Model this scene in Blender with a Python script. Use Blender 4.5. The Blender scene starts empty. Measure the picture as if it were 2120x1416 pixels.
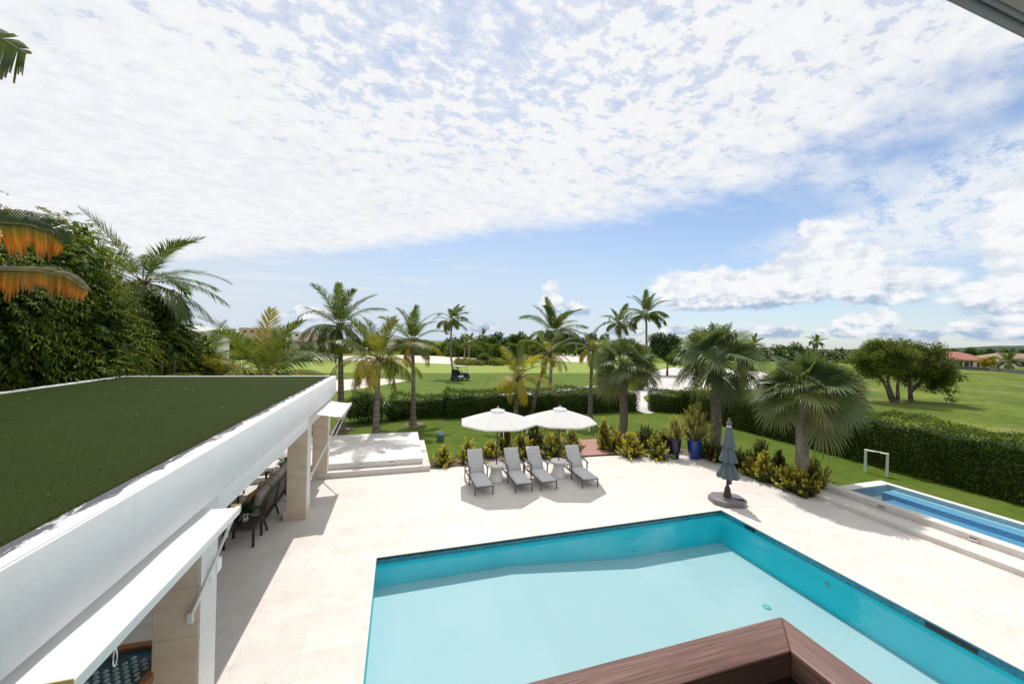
import bpy, bmesh, math, random
import numpy as np
from mathutils import Vector, Matrix
C = bpy.context.scene.collection
SC = bpy.context.scene
R = math.radians

# ---------------------------------------------------------------- camera
EYE = 5.0
FPX = 758.0                      # focal length in pixels of the 2120 px wide photograph
YAW, ROLL = math.atan(232 / 758.0), R(1.5)
fw = Vector((math.sin(YAW), math.cos(YAW), 0))
r0 = Vector((math.cos(YAW), -math.sin(YAW), 0))
u0 = Vector((0, 0, 1))
rt = r0 * math.cos(ROLL) + u0 * math.sin(ROLL)
up = u0 * math.cos(ROLL) - r0 * math.sin(ROLL)
cam_d = bpy.data.cameras.new('camera')
cam_d.sensor_width = 36.0
cam_d.lens = 36.0 * FPX / 2120
cam_d.clip_start, cam_d.clip_end = 0.05, 30000
cam = bpy.data.objects.new('camera', cam_d)
C.objects.link(cam)
cam.matrix_world = Matrix(((rt.x, up.x, -fw.x, 0), (rt.y, up.y, -fw.y, 0), (rt.z, up.z, -fw.z, EYE), (0, 0, 0, 1)))
SC.camera = cam

def ray(px, py):
    return fw + rt * ((px - 1060) / FPX) - up * ((py - 708) / FPX)
def gp(px, py, z=0.0):           # the point at height z seen at a pixel of the photograph (used once, to survey the place)
    d = ray(px, py)
    return Vector((0, 0, EYE)) + d * ((z - EYE) / d.z)
def dp(px, py, depth):
    return Vector((0, 0, EYE)) + ray(px, py) * depth

# ---------------------------------------------------------------- render settings, sun
SC.view_settings.view_transform = 'Standard'
SC.view_settings.look = 'None'
SC.view_settings.gamma = 1
SC.view_settings.exposure = EXPOSURE = 0.50
try:
    SC.cycles.use_denoising = True
    SC.cycles.max_bounces = 8
    SC.cycles.transparent_max_bounces = 8
    SC.cycles.caustics_reflective = False
    SC.cycles.caustics_refractive = False
    SC.cycles.sample_clamp_indirect = 6
except Exception:
    pass
SUN_DIR = Vector((0.065, 0.465, 1.0)).normalized()      # towards the sun
SUN_EL = math.asin(SUN_DIR.z)
SUN_AZ = math.atan2(SUN_DIR.x, SUN_DIR.y)
sl = bpy.data.lights.new('sun', 'SUN')
sl.energy, sl.angle, sl.color = 2.6, R(0.53), (1.0, 0.955, 0.89)
so = bpy.data.objects.new('sun', sl)
C.objects.link(so)
so.rotation_euler = (-SUN_DIR).to_track_quat('-Z', 'Y').to_euler()
so.location = (0, 0, 40)

# ---------------------------------------------------------------- node helper
class S:
    """a socket with arithmetic"""
    def __init__(s, g, o): s.g, s.o = g, o
    def __add__(s, b): return s.g.m('ADD', s, b)
    __radd__ = __add__
    def __sub__(s, b): return s.g.m('SUBTRACT', s, b)
    def __rsub__(s, b): return s.g.m('SUBTRACT', b, s)
    def __mul__(s, b): return s.g.m('MULTIPLY', s, b)
    __rmul__ = __mul__
    def __truediv__(s, b): return s.g.m('DIVIDE', s, b)
    def __pow__(s, b): return s.g.m('POWER', s, b)
class G:
    def __init__(s, nt): s.nt, s.n, s.l = nt, nt.nodes, nt.links
    def new(s, t, **kw):
        n = s.n.new(t)
        for k, v in kw.items(): setattr(n, k, v)
        return n
    def put(s, sock, v):
        if isinstance(v, S): s.l.new(v.o, sock)
        elif v is not None:
            if isinstance(v, (tuple, list)) and len(v) == 3 and len(getattr(sock, 'default_value', (0,) * 3)) == 4: v = (*v, 1)
            sock.default_value = v
    def m(s, op, a, b=None, c=None, clamp=False):
        n = s.new('ShaderNodeMath', operation=op, use_clamp=clamp)
        for i, v in enumerate((a, b, c)):
            if v is not None: s.put(n.inputs[i], v)
        return S(s, n.outputs[0])
    def ss(s, v, a, b):           # smoothstep
        n = s.new('ShaderNodeMapRange', interpolation_type='SMOOTHSTEP')
        s.put(n.inputs[0], v); s.put(n.inputs[1], a); s.put(n.inputs[2], b)
        return S(s, n.outputs[0])
    def mix(s, f, a, b, mode='MIX'):
        n = s.new('ShaderNodeMix', data_type='RGBA', blend_type=mode)
        s.put(n.inputs[0], f); s.put(n.inputs[6], a); s.put(n.inputs[7], b)
        return S(s, n.outputs[2])
    def xyz(s, v):
        n = s.new('ShaderNodeSeparateXYZ'); s.put(n.inputs[0], v)
        return [S(s, o) for o in n.outputs]
    def vec(s, x, y, z):
        n = s.new('ShaderNodeCombineXYZ')
        for i, v in enumerate((x, y, z)): s.put(n.inputs[i], v)
        return S(s, n.outputs[0])
    def coord(s, which='Object'):
        return S(s, s.new('ShaderNodeTexCoord').outputs[which])
    def pos(s): return S(s, s.new('ShaderNodeNewGeometry').outputs['Position'])
    def scale(s, v, k):
        n = s.new('ShaderNodeVectorMath', operation='MULTIPLY')
        s.put(n.inputs[0], v); n.inputs[1].default_value = k if isinstance(k, (tuple, list)) else (k, k, k)
        return S(s, n.outputs[0])
    def noise(s, v, sc, det=3, rough=0.55, dist=0.0, col=False):
        n = s.new('ShaderNodeTexNoise')
        s.put(n.inputs['Vector'], v); n.inputs['Scale'].default_value = sc
        n.inputs['Detail'].default_value = det; n.inputs['Roughness'].default_value = rough
        n.inputs['Distortion'].default_value = dist
        return S(s, n.outputs[1 if col else 0])
    def voro(s, v, sc, feat='F1', out=0):
        n = s.new('ShaderNodeTexVoronoi', feature=feat)
        s.put(n.inputs['Vector'], v); n.inputs['Scale'].default_value = sc
        return S(s, n.outputs[out])
    def brick(s, v, w, h, mortar=0.01, off=0.5, c1=(0, 0, 0), c2=(1, 1, 1), mc=(0, 0, 0)):
        n = s.new('ShaderNodeTexBrick'); n.offset = off
        s.put(n.inputs['Vector'], v)
        for k, val in (('Scale', 1.0), ('Mortar Size', mortar), ('Mortar Smooth', .2), ('Bias', 0), ('Brick Width', w), ('Row Height', h)):
            n.inputs[k].default_value = val
        for k, val in (('Color1', c1), ('Color2', c2), ('Mortar', mc)): n.inputs[k].default_value = (*val, 1)
        return S(s, n.outputs['Color']), S(s, n.outputs['Fac'])
    def bump(s, h, strength=0.3, dist=0.01):
        n = s.new('ShaderNodeBump'); n.inputs['Strength'].default_value = strength; n.inputs['Distance'].default_value = dist
        s.put(n.inputs['Height'], h)
        return S(s, n.outputs[0])

# ---------------------------------------------------------------- sky: Nishita plus a cloud deck and cumulus, by direction
w = bpy.data.worlds.new('World'); SC.world = w; w.use_nodes = True
w.node_tree.nodes.clear()
g = G(w.node_tree)
sky = g.new('ShaderNodeTexSky', sky_type='NISHITA')
sky.sun_disc = False; sky.sun_elevation = SUN_EL; sky.sun_rotation = SUN_AZ
sky.altitude = 10; sky.air_density = 1.0; sky.dust_density = 0.6; sky.ozone_density = 1.4
skyc = S(g, sky.outputs[0])
d = g.coord('Generated')
dx, dy, dz = g.xyz(d)
k = g.m('MAXIMUM', dz, 0.0) + 0.06
px, py = dx / k, dy / k
P = g.vec(px, py, 0.0)
az = g.m('ARCTAN2', dx, dy) * (180 / math.pi)
el = g.m('ARCSINE', dz) * (180 / math.pi)
WHITE = 7.3
# high cellular cloud sheet
ya = g.m('MAXIMUM', py - 0.7, 0.0)
edge = 2.13 - 0.30 * ya * ya - px
big = g.noise(P, 1.1, 3, .5)
streak = g.noise(g.vec(px * 2.2 + py * 1.2, py * 5.0 - px * 2.0, 0.0), 1.5, 5, .65)
e2 = edge + (big - 0.5) * 0.9 + (g.noise(P, 4.5, 4, .6) - .5) * .6 + (streak - .5) * .7
sheet = g.ss(e2, -.12, 0.68)
wv = g.scale(P, (1.0, 1.25, 1))
n1 = g.noise(wv, 11.0, 5, .60, .15)
n2 = g.noise(wv, 34.0, 3, .6)
n3 = g.noise(P, 2.2, 2, .5)
gx, gy = px - 0.12, py - 1.0
gap = g.m('EXPONENT', (gx * gx / 0.55 + gy * gy / 0.34) * -1.0)
dens = (n1 - .5) * 1.75 + (n2 - .5) * .5 + (n3 - .5) * .55 + 0.38 - gap * 0.34 + g.ss(py, 1.5, 2.6) * .10 + (1.0 - g.ss(px, -1.0, -.2)) * .10
cover = g.ss(dens, -.02, 0.24) * sheet
thin = (.42 + g.ss(dens, -.25, .12) * .30) * sheet
cover = g.m('MAXIMUM', cover, thin)
# second, thinner patch beyond the blue gap on the right, and streaks low on the left
e3 = (px - 2.2) * 1.0 + (big - .5) * 1.0 + (py - 1.2) * -.28
band = g.ss(e3, -.12, .30) * (1.0 - g.ss(px, 3.4, 4.6)) * (1.0 - g.ss(py, 1.5, 2.7))
b2 = g.ss(g.noise(g.vec(px * 1.0 + py * .5, py * 2.2 - px * .9, 0.0), 3.4, 6, .66, .2) * .8 + .25 * n2 + .08, .42, .66) * band * .93
Q = g.vec(az * .028, el * .33, 0.0)
cir = g.ss(g.noise(Q, 1.6, 5, .6, .4), .50, .70) * g.ss(el, 2.0, 5.0) * (1.0 - g.ss(el, 11.0, 15.0)) * (1.0 - g.ss(az, 6.0, 22.0)) * .8
hz = (1.0 - g.ss(el, -1.0, 27.0)) * (1.0 - g.ss(az, 14.0, 52.0) * .52) * 1.0
left = (1.0 - g.ss(az, -30.0, 4.0)) * (1.0 - g.ss(el, 8.0, 24.0)) * .50
shade = g.ss(n1 + .4 * n2 + (n3 - .5) * .5, .52, .84)
lum = 0.90 + shade * 0.10
sheet_c = g.mix(shade, (WHITE * .80, WHITE * .83, WHITE * .875), (WHITE * .90, WHITE * .905, WHITE * .92))
base = g.mix(1.0, skyc, (0.95, 1.0, 1.05), 'MULTIPLY')
c = g.mix(hz, base, (WHITE * .62, WHITE * .71, WHITE * .82))
c = g.mix(left, c, (WHITE * .72, WHITE * .77, WHITE * .83))
c = g.mix(cir, c, (WHITE * .80, WHITE * .83, WHITE * .87))
c = g.mix(b2, c, (WHITE * .84, WHITE * .87, WHITE * .91))
c = g.mix(cover, c, sheet_c)
# cumulus banks
dn = g.noise(g.vec(az * .1, el * .14, 3.0), 2.6, 6, .62, col=True)
dnx, dny, dnz = g.xyz(dn)
ax, ey = az + (dnx - .5) * 5.5, el + (dny - .5) * 3.6
banks = [ # floor, [(azimuth, elevation, half width, half height)]
    (4.9, [(50, 7.6, 11, 2.9), (57.5, 9.6, 6.5, 3.2), (57.3, 13.4, 3.2, 2.3), (43.5, 8.8, 6.5, 2.4), (62.5, 7.4, 5.5, 2.4), (46, 6.6, 9, 2.0)]),
    (3.4, [(73, 9.5, 4.8, 5.6), (72.5, 5.5, 6.2, 2.6), (71.8, 13.2, 3.0, 2.8)]),
    (4.4, [(22.8, 8.3, 1.3, 1.5), (23.4, 6.4, 1.9, 1.6), (27, 5.2, 2.4, 1.3)]),
    (1.2, [(52, 2.0, 3.2, 1.2), (57.5, 2.2, 1.6, .9), (60, 2.8, 2.4, 1.7), (62.4, 3.3, 1.2, 1.8), (65, 1.8, 2.6, 1.0), (70.5, 2.2, 3.5, 1.5), (34, 2.0, 3.4, 1.1), (12.5, 2.2, 2.8, 0.9), (41, 1.8, 2.4, .8), (-12, 3.0, 3.5, 1.1)]),
]
pf = g.noise(g.vec(az * .1, el * .16, 7.0), 5.0, 5, .6)
for fl, els in banks:
    f = None
    for (a, e, ra, re) in els:
        u, v = (ax - a) * (1.0 / ra), (ey - e) * (1.0 / re)
        q = 1.0 - (u * u + v * v)
        f = q if f is None else g.m('MAXIMUM', f, q)
    floor_ = g.ss(el + (dnz - .5) * .9, fl - .25, fl + .45)
    f2 = f + (pf - .5) * 0.8
    al = g.ss(f2, -.06, .40) * floor_
    top = max(e + re for (a, e, ra, re) in els)
    lit = g.ss((el - fl) * (1.0 / min(top - fl, 3.4)) + (pf - .5) * 1.7 + (dnx - .5) * .7, -.02, .62)
    puff = g.ss(pf + (dny - .5) * .8 + f2 * .12, .36, .66)
    hi = g.mix(puff, (WHITE * .70, WHITE * .75, WHITE * .83), (WHITE * .92, WHITE * .93, WHITE * .945))
    cc = g.mix(lit, (WHITE * .36, WHITE * .48, WHITE * .64), hi)
    c = g.mix(al * .97, c, cc)
below = g.ss(dz, -.03, 0.0)
c = g.mix(below, (WHITE * .3, WHITE * .33, WHITE * .3), c)
bg = g.new('ShaderNodeBackground'); bg.inputs[1].default_value = 0.1
g.put(bg.inputs[0], c)
wo = g.new('ShaderNodeOutputWorld'); g.l.new(bg.outputs[0], wo.inputs[0])
w.cycles.sampling_method = 'MANUAL'; w.cycles.sample_map_resolution = 512

# ---------------------------------------------------------------- mesh helpers
def tag(o, label=None, cat=None, group=None, kind=None):
    if label: o['label'] = label
    if cat: o['category'] = cat
    if group: o['group'] = group
    if kind: o['kind'] = kind
    return o
def thing(name, label, cat, loc=(0, 0, 0), rz=0.0, group=None):
    o = bpy.data.objects.new(name, None); C.objects.link(o)
    o.empty_display_size = .1; o.location = loc; o.rotation_euler = (0, 0, rz)
    return tag(o, label, cat, group)
def copy_tree(o, parent=None):
    c = o.copy(); C.objects.link(c)
    if parent: c.parent = parent
    for ch in list(o.children): copy_tree(ch, c)
    return c
def link(name, me, m, parent):
    for x in (m if isinstance(m, (list, tuple)) else [m]): me.materials.append(x)
    o = bpy.data.objects.new(name, me); C.objects.link(o)
    if parent: o.parent = parent
    return o

class MB:
    def __init__(s, org=(0, 0, 0)): s.v, s.f, s.mi, s.sm = [], [], [], []; s.org = Vector(org)
    def add(s, vs, fs, mi=0, smooth=False):
        b = len(s.v); s.v += [Vector(p) - s.org for p in vs]
        for f in fs: s.f.append([i + b for i in f]); s.mi.append(mi); s.sm.append(smooth)
    def box(s, x0, x1, y0, y1, z0, z1, mi=0):
        s.add([(x, y, z) for z in (z0, z1) for y in (y0, y1) for x in (x0, x1)],
              [(0, 2, 3, 1), (4, 5, 7, 6), (0, 1, 5, 4), (2, 6, 7, 3), (0, 4, 6, 2), (1, 3, 7, 5)], mi)
    def obox(s, c, size, rz=0.0, rx=0.0, mi=0):
        M = Matrix.Translation(Vector(c)) @ Matrix.Rotation(rz, 4, 'Z') @ Matrix.Rotation(rx, 4, 'X')
        h = [q / 2 for q in size]
        s.add([M @ Vector((x, y, z)) for z in (-h[2], h[2]) for y in (-h[1], h[1]) for x in (-h[0], h[0])],
              [(0, 2, 3, 1), (4, 5, 7, 6), (0, 1, 5, 4), (2, 6, 7, 3), (0, 4, 6, 2), (1, 3, 7, 5)], mi)
    def bar(s, p, q, wd, ht, mi=0, upv=(0, 0, 1)):
        p, q = Vector(p), Vector(q); t = (q - p).normalized()
        a = t.cross(Vector(upv)); a = (a if a.length > 1e-4 else t.cross(Vector((0, 1, 0)))).normalized(); b = a.cross(t)
        a *= wd / 2; b *= ht / 2
        s.add([e + i * a + j * b for e in (p, q) for i, j in ((-1, -1), (1, -1), (1, 1), (-1, 1))],
              [(0, 3, 2, 1), (4, 5, 6, 7), (0, 1, 5, 4), (1, 2, 6, 5), (2, 3, 7, 6), (3, 0, 4, 7)], mi)
    def tube(s, pts, rad, n=8, mi=0, caps=True):
        pts = [Vector(p) for p in pts]; m = len(pts)
        rad = rad if isinstance(rad, (list, tuple)) else [rad] * m
        vs, a = [], None
        for i, p in enumerate(pts):
            t = (pts[min(i + 1, m - 1)] - pts[max(i - 1, 0)]).normalized()
            if a is None: a = t.cross(Vector((0, 0, 1))); a = a if a.length > .05 else t.cross(Vector((0, 1, 0)))
            a = (a - t * a.dot(t)).normalized(); b = t.cross(a)
            vs += [p + (a * math.cos(2 * math.pi * j / n) + b * math.sin(2 * math.pi * j / n)) * rad[i] for j in range(n)]
        fs = [(i * n + j, i * n + (j + 1) % n, (i + 1) * n + (j + 1) % n, (i + 1) * n + j) for i in range(m - 1) for j in range(n)]
        s.add(vs, fs, mi, True)
        if caps: s.add(vs[:n], [tuple(range(n))[::-1]], mi); s.add(vs[-n:], [tuple(range(n))], mi)
    def lathe(s, prof, n=24, c=(0, 0, 0), mi=0, fr=None, smooth=True):
        c = Vector(c); vs = []
        for r, z in prof:
            for j in range(n):
                a = 2 * math.pi * j / n; rr = r * (fr(a, z) if fr else 1)
                vs.append(c + Vector((rr * math.cos(a), rr * math.sin(a), z)))
        fs = [(i * n + j, i * n + (j + 1) % n, (i + 1) * n + (j + 1) % n, (i + 1) * n + j) for i in range(len(prof) - 1) for j in range(n)]
        s.add(vs, fs, mi, smooth)
    def disc(s, r, z, n=24, c=(0, 0, 0), mi=0):
        c = Vector(c)
        s.add([c + Vector((r * math.cos(2 * math.pi * j / n), r * math.sin(2 * math.pi * j / n), z)) for j in range(n)], [tuple(range(n))], mi)
    def poly(s, pts, mi=0): s.add(pts, [tuple(range(len(pts)))], mi)
    def prism(s, pts, z0, z1, mi=0):
        n = len(pts)
        s.add([(x, y, z0) for x, y in pts] + [(x, y, z1) for x, y in pts],
              [tuple(range(n))[::-1], tuple(range(n, 2 * n))] + [(i, (i + 1) % n, n + (i + 1) % n, n + i) for i in range(n)], mi)
    def build(s, name, m, parent=None, bevel=0, seg=2, smooth=False):
        me = bpy.data.meshes.new(name); me.from_pydata([tuple(p) for p in s.v], [], s.f)
        me.polygons.foreach_set('material_index', s.mi)
        me.polygons.foreach_set('use_smooth', [a or smooth for a in s.sm])
        if bevel:
            bm = bmesh.new(); bm.from_mesh(me)
            bmesh.ops.remove_doubles(bm, verts=bm.verts, dist=1e-5)
            es = [e for e in bm.edges if len(e.link_faces) == 2 and e.calc_face_angle(0) > .5]
            bmesh.ops.bevel(bm, geom=es, offset=bevel, segments=seg, profile=.5, affect='EDGES')
            if seg > 1:
                for f in bm.faces: f.smooth = True
            bm.to_mesh(me); bm.free()
            if seg > 1:
                try: me.set_sharp_from_angle(angle=R(50))
                except Exception: pass
        me.validate(); me.update()
        return link(name, me, m, parent)

def leaf_object(name, V, quads, tris, col, m, parent=None, org=(0, 0, 0)):
    """V (n,k,3) one row of k points per leaf; quads / tris index into the k points; col (n,3) the leaf's own colour"""
    n, kk, _ = V.shape
    V = V - np.array(org)
    me = bpy.data.meshes.new(name)
    me.vertices.add(n * kk); me.vertices.foreach_set('co', V.reshape(-1).astype(np.float32))
    b = (np.arange(n) * kk)[:, None]
    L, tot = [], []
    if len(quads):
        q = np.array(quads).reshape(1, -1, 4) + b[:, :, None]; L.append(q.reshape(-1)); tot.append(np.full(n * len(quads), 4))
    if len(tris):
        t = np.array(tris).reshape(1, -1, 3) + b[:, :, None]; L.append(t.reshape(-1)); tot.append(np.full(n * len(tris), 3))
    L = np.concatenate(L).astype(np.int32); tot = np.concatenate(tot).astype(np.int32)
    st = np.concatenate([[0], np.cumsum(tot)[:-1]]).astype(np.int32)
    me.loops.add(len(L)); me.loops.foreach_set('vertex_index', L)
    me.polygons.add(len(tot)); me.polygons.foreach_set('loop_start', st); me.polygons.foreach_set('loop_total', tot)
    me.polygons.foreach_set('use_smooth', np.ones(len(tot), bool))
    a = me.attributes.new('col', 'FLOAT_COLOR', 'POINT')
    c4 = np.ones((n, kk, 4), np.float32)
    c4[:, :, :3] = col[:, None, :] if col.ndim == 2 else col
    a.data.foreach_set('color', c4.reshape(-1))
    me.update(calc_edges=True); me.validate()
    return link(name, me, m, parent)
def nrm(a): return a / np.maximum(np.linalg.norm(a, axis=-1, keepdims=True), 1e-9)
UPV = np.array([0, 0, 1.0])
def diamonds(P, D, N, L, W, fold=.15):
    """leaf blades: base P, direction D, upper side N -> (n,6,3)"""
    D = nrm(D); B = nrm(np.cross(D, N)); N = np.cross(B, D)
    L, W = np.asarray(L)[..., None] * np.ones((len(P), 1)), np.asarray(W)[..., None] * np.ones((len(P), 1))
    a, b = P + D * L * .3, P + D * L * .7 - N * L * .06
    tip = P + D * L - N * L * .18
    return np.stack([P, a + B * W * .5 + N * W * fold, b + B * W * .38, tip, b - B * W * .38, a - B * W * .5 + N * W * fold], 1)
DQ = [(0, 1, 2, 3), (0, 3, 4, 5)]
def rnd_dir(rng, n):
    v = rng.normal(size=(n, 3)); return nrm(v)

# ---------------------------------------------------------------- materials
M = {}
def pmat(name, col=(.5, .5, .5), rough=.6, metal=0.0, spec=.5, fn=None, bump=None):
    m = bpy.data.materials.new(name); m.use_nodes = True
    gg = G(m.node_tree); b = m.node_tree.nodes['Principled BSDF']
    b.inputs['Base Color'].default_value = (*col, 1); b.inputs['Roughness'].default_value = rough
    b.inputs['Metallic'].default_value = metal; b.inputs['Specular IOR Level'].default_value = spec
    if fn:
        r = fn(gg)
        if isinstance(r, S): r = {'Base Color': r}
        for kk_, v in r.items(): gg.put(b.inputs[kk_], v)
    M[name] = m
    return m
def leafmat(name, trans=.35, rough=.45, spec=.4, tcol=1.6):
    m = bpy.data.materials.new(name); m.use_nodes = True
    gg = G(m.node_tree); b = m.node_tree.nodes['Principled BSDF']
    at = gg.new('ShaderNodeAttribute', attribute_name='col'); c = S(gg, at.outputs['Color'])
    gg.put(b.inputs['Base Color'], c)
    b.inputs['Roughness'].default_value = rough; b.inputs['Specular IOR Level'].default_value = spec
    t = gg.new('ShaderNodeBsdfTranslucent'); gg.put(t.inputs[0], gg.mix(1.0, c, (tcol * 1.15, tcol, tcol * .5), 'MULTIPLY'))
    mx = gg.new('ShaderNodeMixShader'); mx.inputs[0].default_value = trans
    gg.l.new(b.outputs[0], mx.inputs[1]); gg.l.new(t.outputs[0], mx.inputs[2])
    gg.l.new(mx.outputs[0], m.node_tree.nodes['Material Output'].inputs[0])
    M[name] = m
    return m
leafmat('palm_leaf', .36, .42, .45); leafmat('broad_leaf', .38, .55, .22); leafmat('fan_leaf', .34, .44, .38)
leafmat('grass_blade', .35, .6, .2); leafmat('glossy_leaf', .25, .35, .45)

def travertine(gg, base=(.665, .637, .605), tiles=True):
    p = gg.pos(); x, y, z = gg.xyz(p)
    band = gg.noise(gg.vec(x * .55, y * 2.6, z * 2.6), 1.3, 5, .62, .3)
    blot = gg.noise(p, .55, 4, .6)
    fine = gg.noise(p, 22, 3, .6)
    mott = gg.noise(p, 4.5, 5, .7, .5)
    pit = gg.voro(gg.vec(x * .8, y * 1.2, z), 9.0)
    pitm = (1.0 - gg.ss(pit, .04, .10)) * gg.ss(gg.noise(p, 2.2, 2), .50, .64)
    tan = gg.ss(band, .42, .72)
    c = gg.mix(tan * .45, base, (base[0] * .92, base[1] * .86, base[2] * .80))
    c = gg.mix(gg.ss(blot, .5, .75) * .40, c, (base[0] * .94, base[1] * .87, base[2] * .81))
    c = gg.mix(gg.ss(fine, .45, .75) * .22, c, (base[0] * .8, base[1] * .74, base[2] * .68))
    c = gg.mix(gg.ss(mott, .48, .70) * .38, c, (base[0] * .84, base[1] * .74, base[2] * .65))
    rust = gg.ss(gg.noise(p, .8, 5, .7, .6), .56, .72) * gg.ss(fine, .35, .6)
    c = gg.mix(rust * .45, c, (.52, .33, .22))
    c = gg.mix(pitm * .6, c, (.25, .18, .13))
    if tiles:
        bc, bf = gg.brick(gg.vec(x, y, 0.0), .92, .46, .004, .5, (.945, .94, .935), (1.02, 1.02, 1.015), (.84, .81, .78))
        c = gg.mix(1.0, c, bc, 'MULTIPLY')
    h = fine * .4 + (1.0 - pitm) * .6
    return {'Base Color': c, 'Roughness': .62, 'Normal': gg.bump(h, .25, .006)}
pmat('travertine', spec=.25, fn=lambda gg: travertine(gg))
pmat('pale_paving', spec=.25, fn=lambda gg: travertine(gg, (.74, .72, .70)))
def stone(gg):
    p = gg.pos(); x, y, z = gg.xyz(p)
    big = gg.noise(gg.vec(x * 1.0, y * 1.0, z * 2.2), 1.8, 5, .62)
    fine = gg.noise(p, 26, 4, .65)
    pit = gg.voro(gg.vec(x, y, z * 1.6), 7.0)
    pm = (1.0 - gg.ss(pit, .05, .13)) * gg.ss(gg.noise(p, 3.0, 3), .48, .62)
    c = gg.mix(gg.ss(big, .35, .7), (.74, .62, .50), (.64, .51, .39))
    c = gg.mix(gg.ss(fine, .45, .75) * .35, c, (.78, .68, .57))
    c = gg.mix(pm * .75, c, (.22, .15, .09))
    j = gg.m('PINGPONG', z + 0.07, .31)
    line = 1.0 - gg.ss(j, .002, .007)
    c = gg.mix(line * .5, c, (.3, .24, .18))
    return {'Base Color': c, 'Roughness': .6, 'Normal': gg.bump(fine * .5 - pm - line, .3, .006)}
pmat('tan_stone', spec=.25, fn=stone)
def lit_side_stone(gg):  # paler copy of the pillar stone, with the bright side's light in its colour
    r = stone(gg); z = gg.xyz(gg.pos())[2]
    line = 1.0 - gg.ss(gg.m('PINGPONG', z + 0.07, .31), .002, .007)
    n = gg.noise(gg.pos(), 4, 4, .65)
    r['Base Color'] = gg.mix(line * .35, gg.mix(gg.ss(n, .4, .75) * .4, (.76, .75, .73), (.69, .665, .63)), (.5, .47, .43))
    return r
pmat('lit_side_stone', spec=.25, fn=lit_side_stone)
def stucco(gg, tint=(.80, .80, .80)):
    p = gg.pos(); n = gg.noise(p, 3.0, 5, .6); f = gg.noise(p, 40, 3, .6); sc = gg.noise(gg.scale(p, (1, .35, 1)), 14, 4, .7, 1.2)
    c = gg.mix(gg.ss(n, .35, .75) * .5, tint, (tint[0] * .90, tint[1] * .905, tint[2] * .91))
    st = gg.ss(gg.noise(gg.scale(p, (5, 5, .25)), 1.6, 4, .7), .56, .72)
    c = gg.mix(st * .22, c, (tint[0] * .78, tint[1] * .77, tint[2] * .75))
    c = gg.mix(gg.ss(sc, .6, .8) * .25, c, (tint[0] * .86, tint[1] * .86, tint[2] * .86))
    return {'Base Color': c, 'Roughness': .75, 'Normal': gg.bump(sc * .6 + f * .35, .35, .006)}
pmat('white_stucco', spec=.2, fn=stucco)
def parapet(gg):
    p = gg.pos(); x, y, z = gg.xyz(p)
    n = gg.noise(gg.scale(p, (6, 1.6, 4)), 1.8, 6, .72, .5); f = gg.noise(p, 24, 4, .7)
    inner = 1.0 - gg.ss(x, -2.40, -2.25)
    st = gg.ss(n + inner * .30 + (f - .5) * .3, .58, .74)
    c = gg.mix(st, (.76, .755, .74), (.10, .10, .115))
    return {'Base Color': c, 'Roughness': .8, 'Normal': gg.bump(f, .4, .005)}
pmat('stained_parapet', spec=.2, fn=parapet)
def turf(gg):
    p = gg.pos()
    f = gg.noise(p, 150, 2, .7); m_ = gg.noise(p, 60, 3, .7); b_ = gg.noise(p, 1.2, 3, .5)
    c = gg.mix(gg.ss(f, .3, .7), (.013, .024, .003), (.042, .063, .011))
    c = gg.mix(gg.ss(m_, .35, .7) * .5, c, (.026, .044, .008))
    c = gg.mix(gg.ss(b_, .4, .7) * .30, c, (.028, .034, .009))
    return {'Base Color': c, 'Roughness': .9, 'Normal': gg.bump(f * .6 + m_ * .6, .9, .02)}
pmat('artificial_turf', spec=.1, fn=turf)
def lawn(gg, a=(.055, .092, .010), b=(.095, .145, .020), sc=1.0):
    p = gg.pos(); x, y, z = gg.xyz(p)
    dry = gg.ss(gg.noise(p, .22, 4, .7), .52, .70); big = gg.noise(p, .35, 4, .6); mid = gg.noise(gg.scale(p, (1, 2.2, 1)), 1.6, 4, .65); f = gg.noise(p, 30, 3, .7)
    c = gg.mix(gg.ss(big * .5 + mid * .6, .38, .72), a, b)
    c = gg.mix(gg.ss(f, .35, .72) * .45, c, (b[0] * 1.25, b[1] * 1.15, b[2]))
    c = gg.mix(dry * .6, c, (.125, .15, .03))
    return {'Base Color': c, 'Roughness': .9, 'Normal': gg.bump(f * .7 + mid * .3, .8, .03)}
pmat('garden_lawn', spec=.12, fn=lawn)
def fairway(gg):
    p = gg.pos(); x, y, z = gg.xyz(p)
    wob = gg.noise(p, .05, 3, .6) * 3.0
    far = gg.ss(y + wob + gg.noise(p, 1.2, 3) * .8, 58.6, 59.6)
    st = gg.m('SINE', (y + x * .06 + wob) * .95)
    c1 = gg.mix(gg.ss(gg.noise(p, .3, 4, .65), .35, .7), (.085, .130, .018), (.108, .155, .026))
    c2 = gg.mix(gg.ss(st, -.5, .5) * .6, (.215, .27, .058), (.26, .31, .08))
    c = gg.mix(far, c1, c2)
    c = gg.mix(gg.ss(gg.noise(p, .22, 4, .7), .55, .75) * .22, c, (.21, .24, .07))
    f = gg.noise(p, 14, 3, .7)
    c = gg.mix(gg.ss(f, .4, .8) * .2, c, (.14, .2, .03))
    return {'Base Color': c, 'Roughness': .9, 'Normal': gg.bump(f, .4, .02)}
pmat('mown_fairway', spec=.12, fn=fairway)
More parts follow.
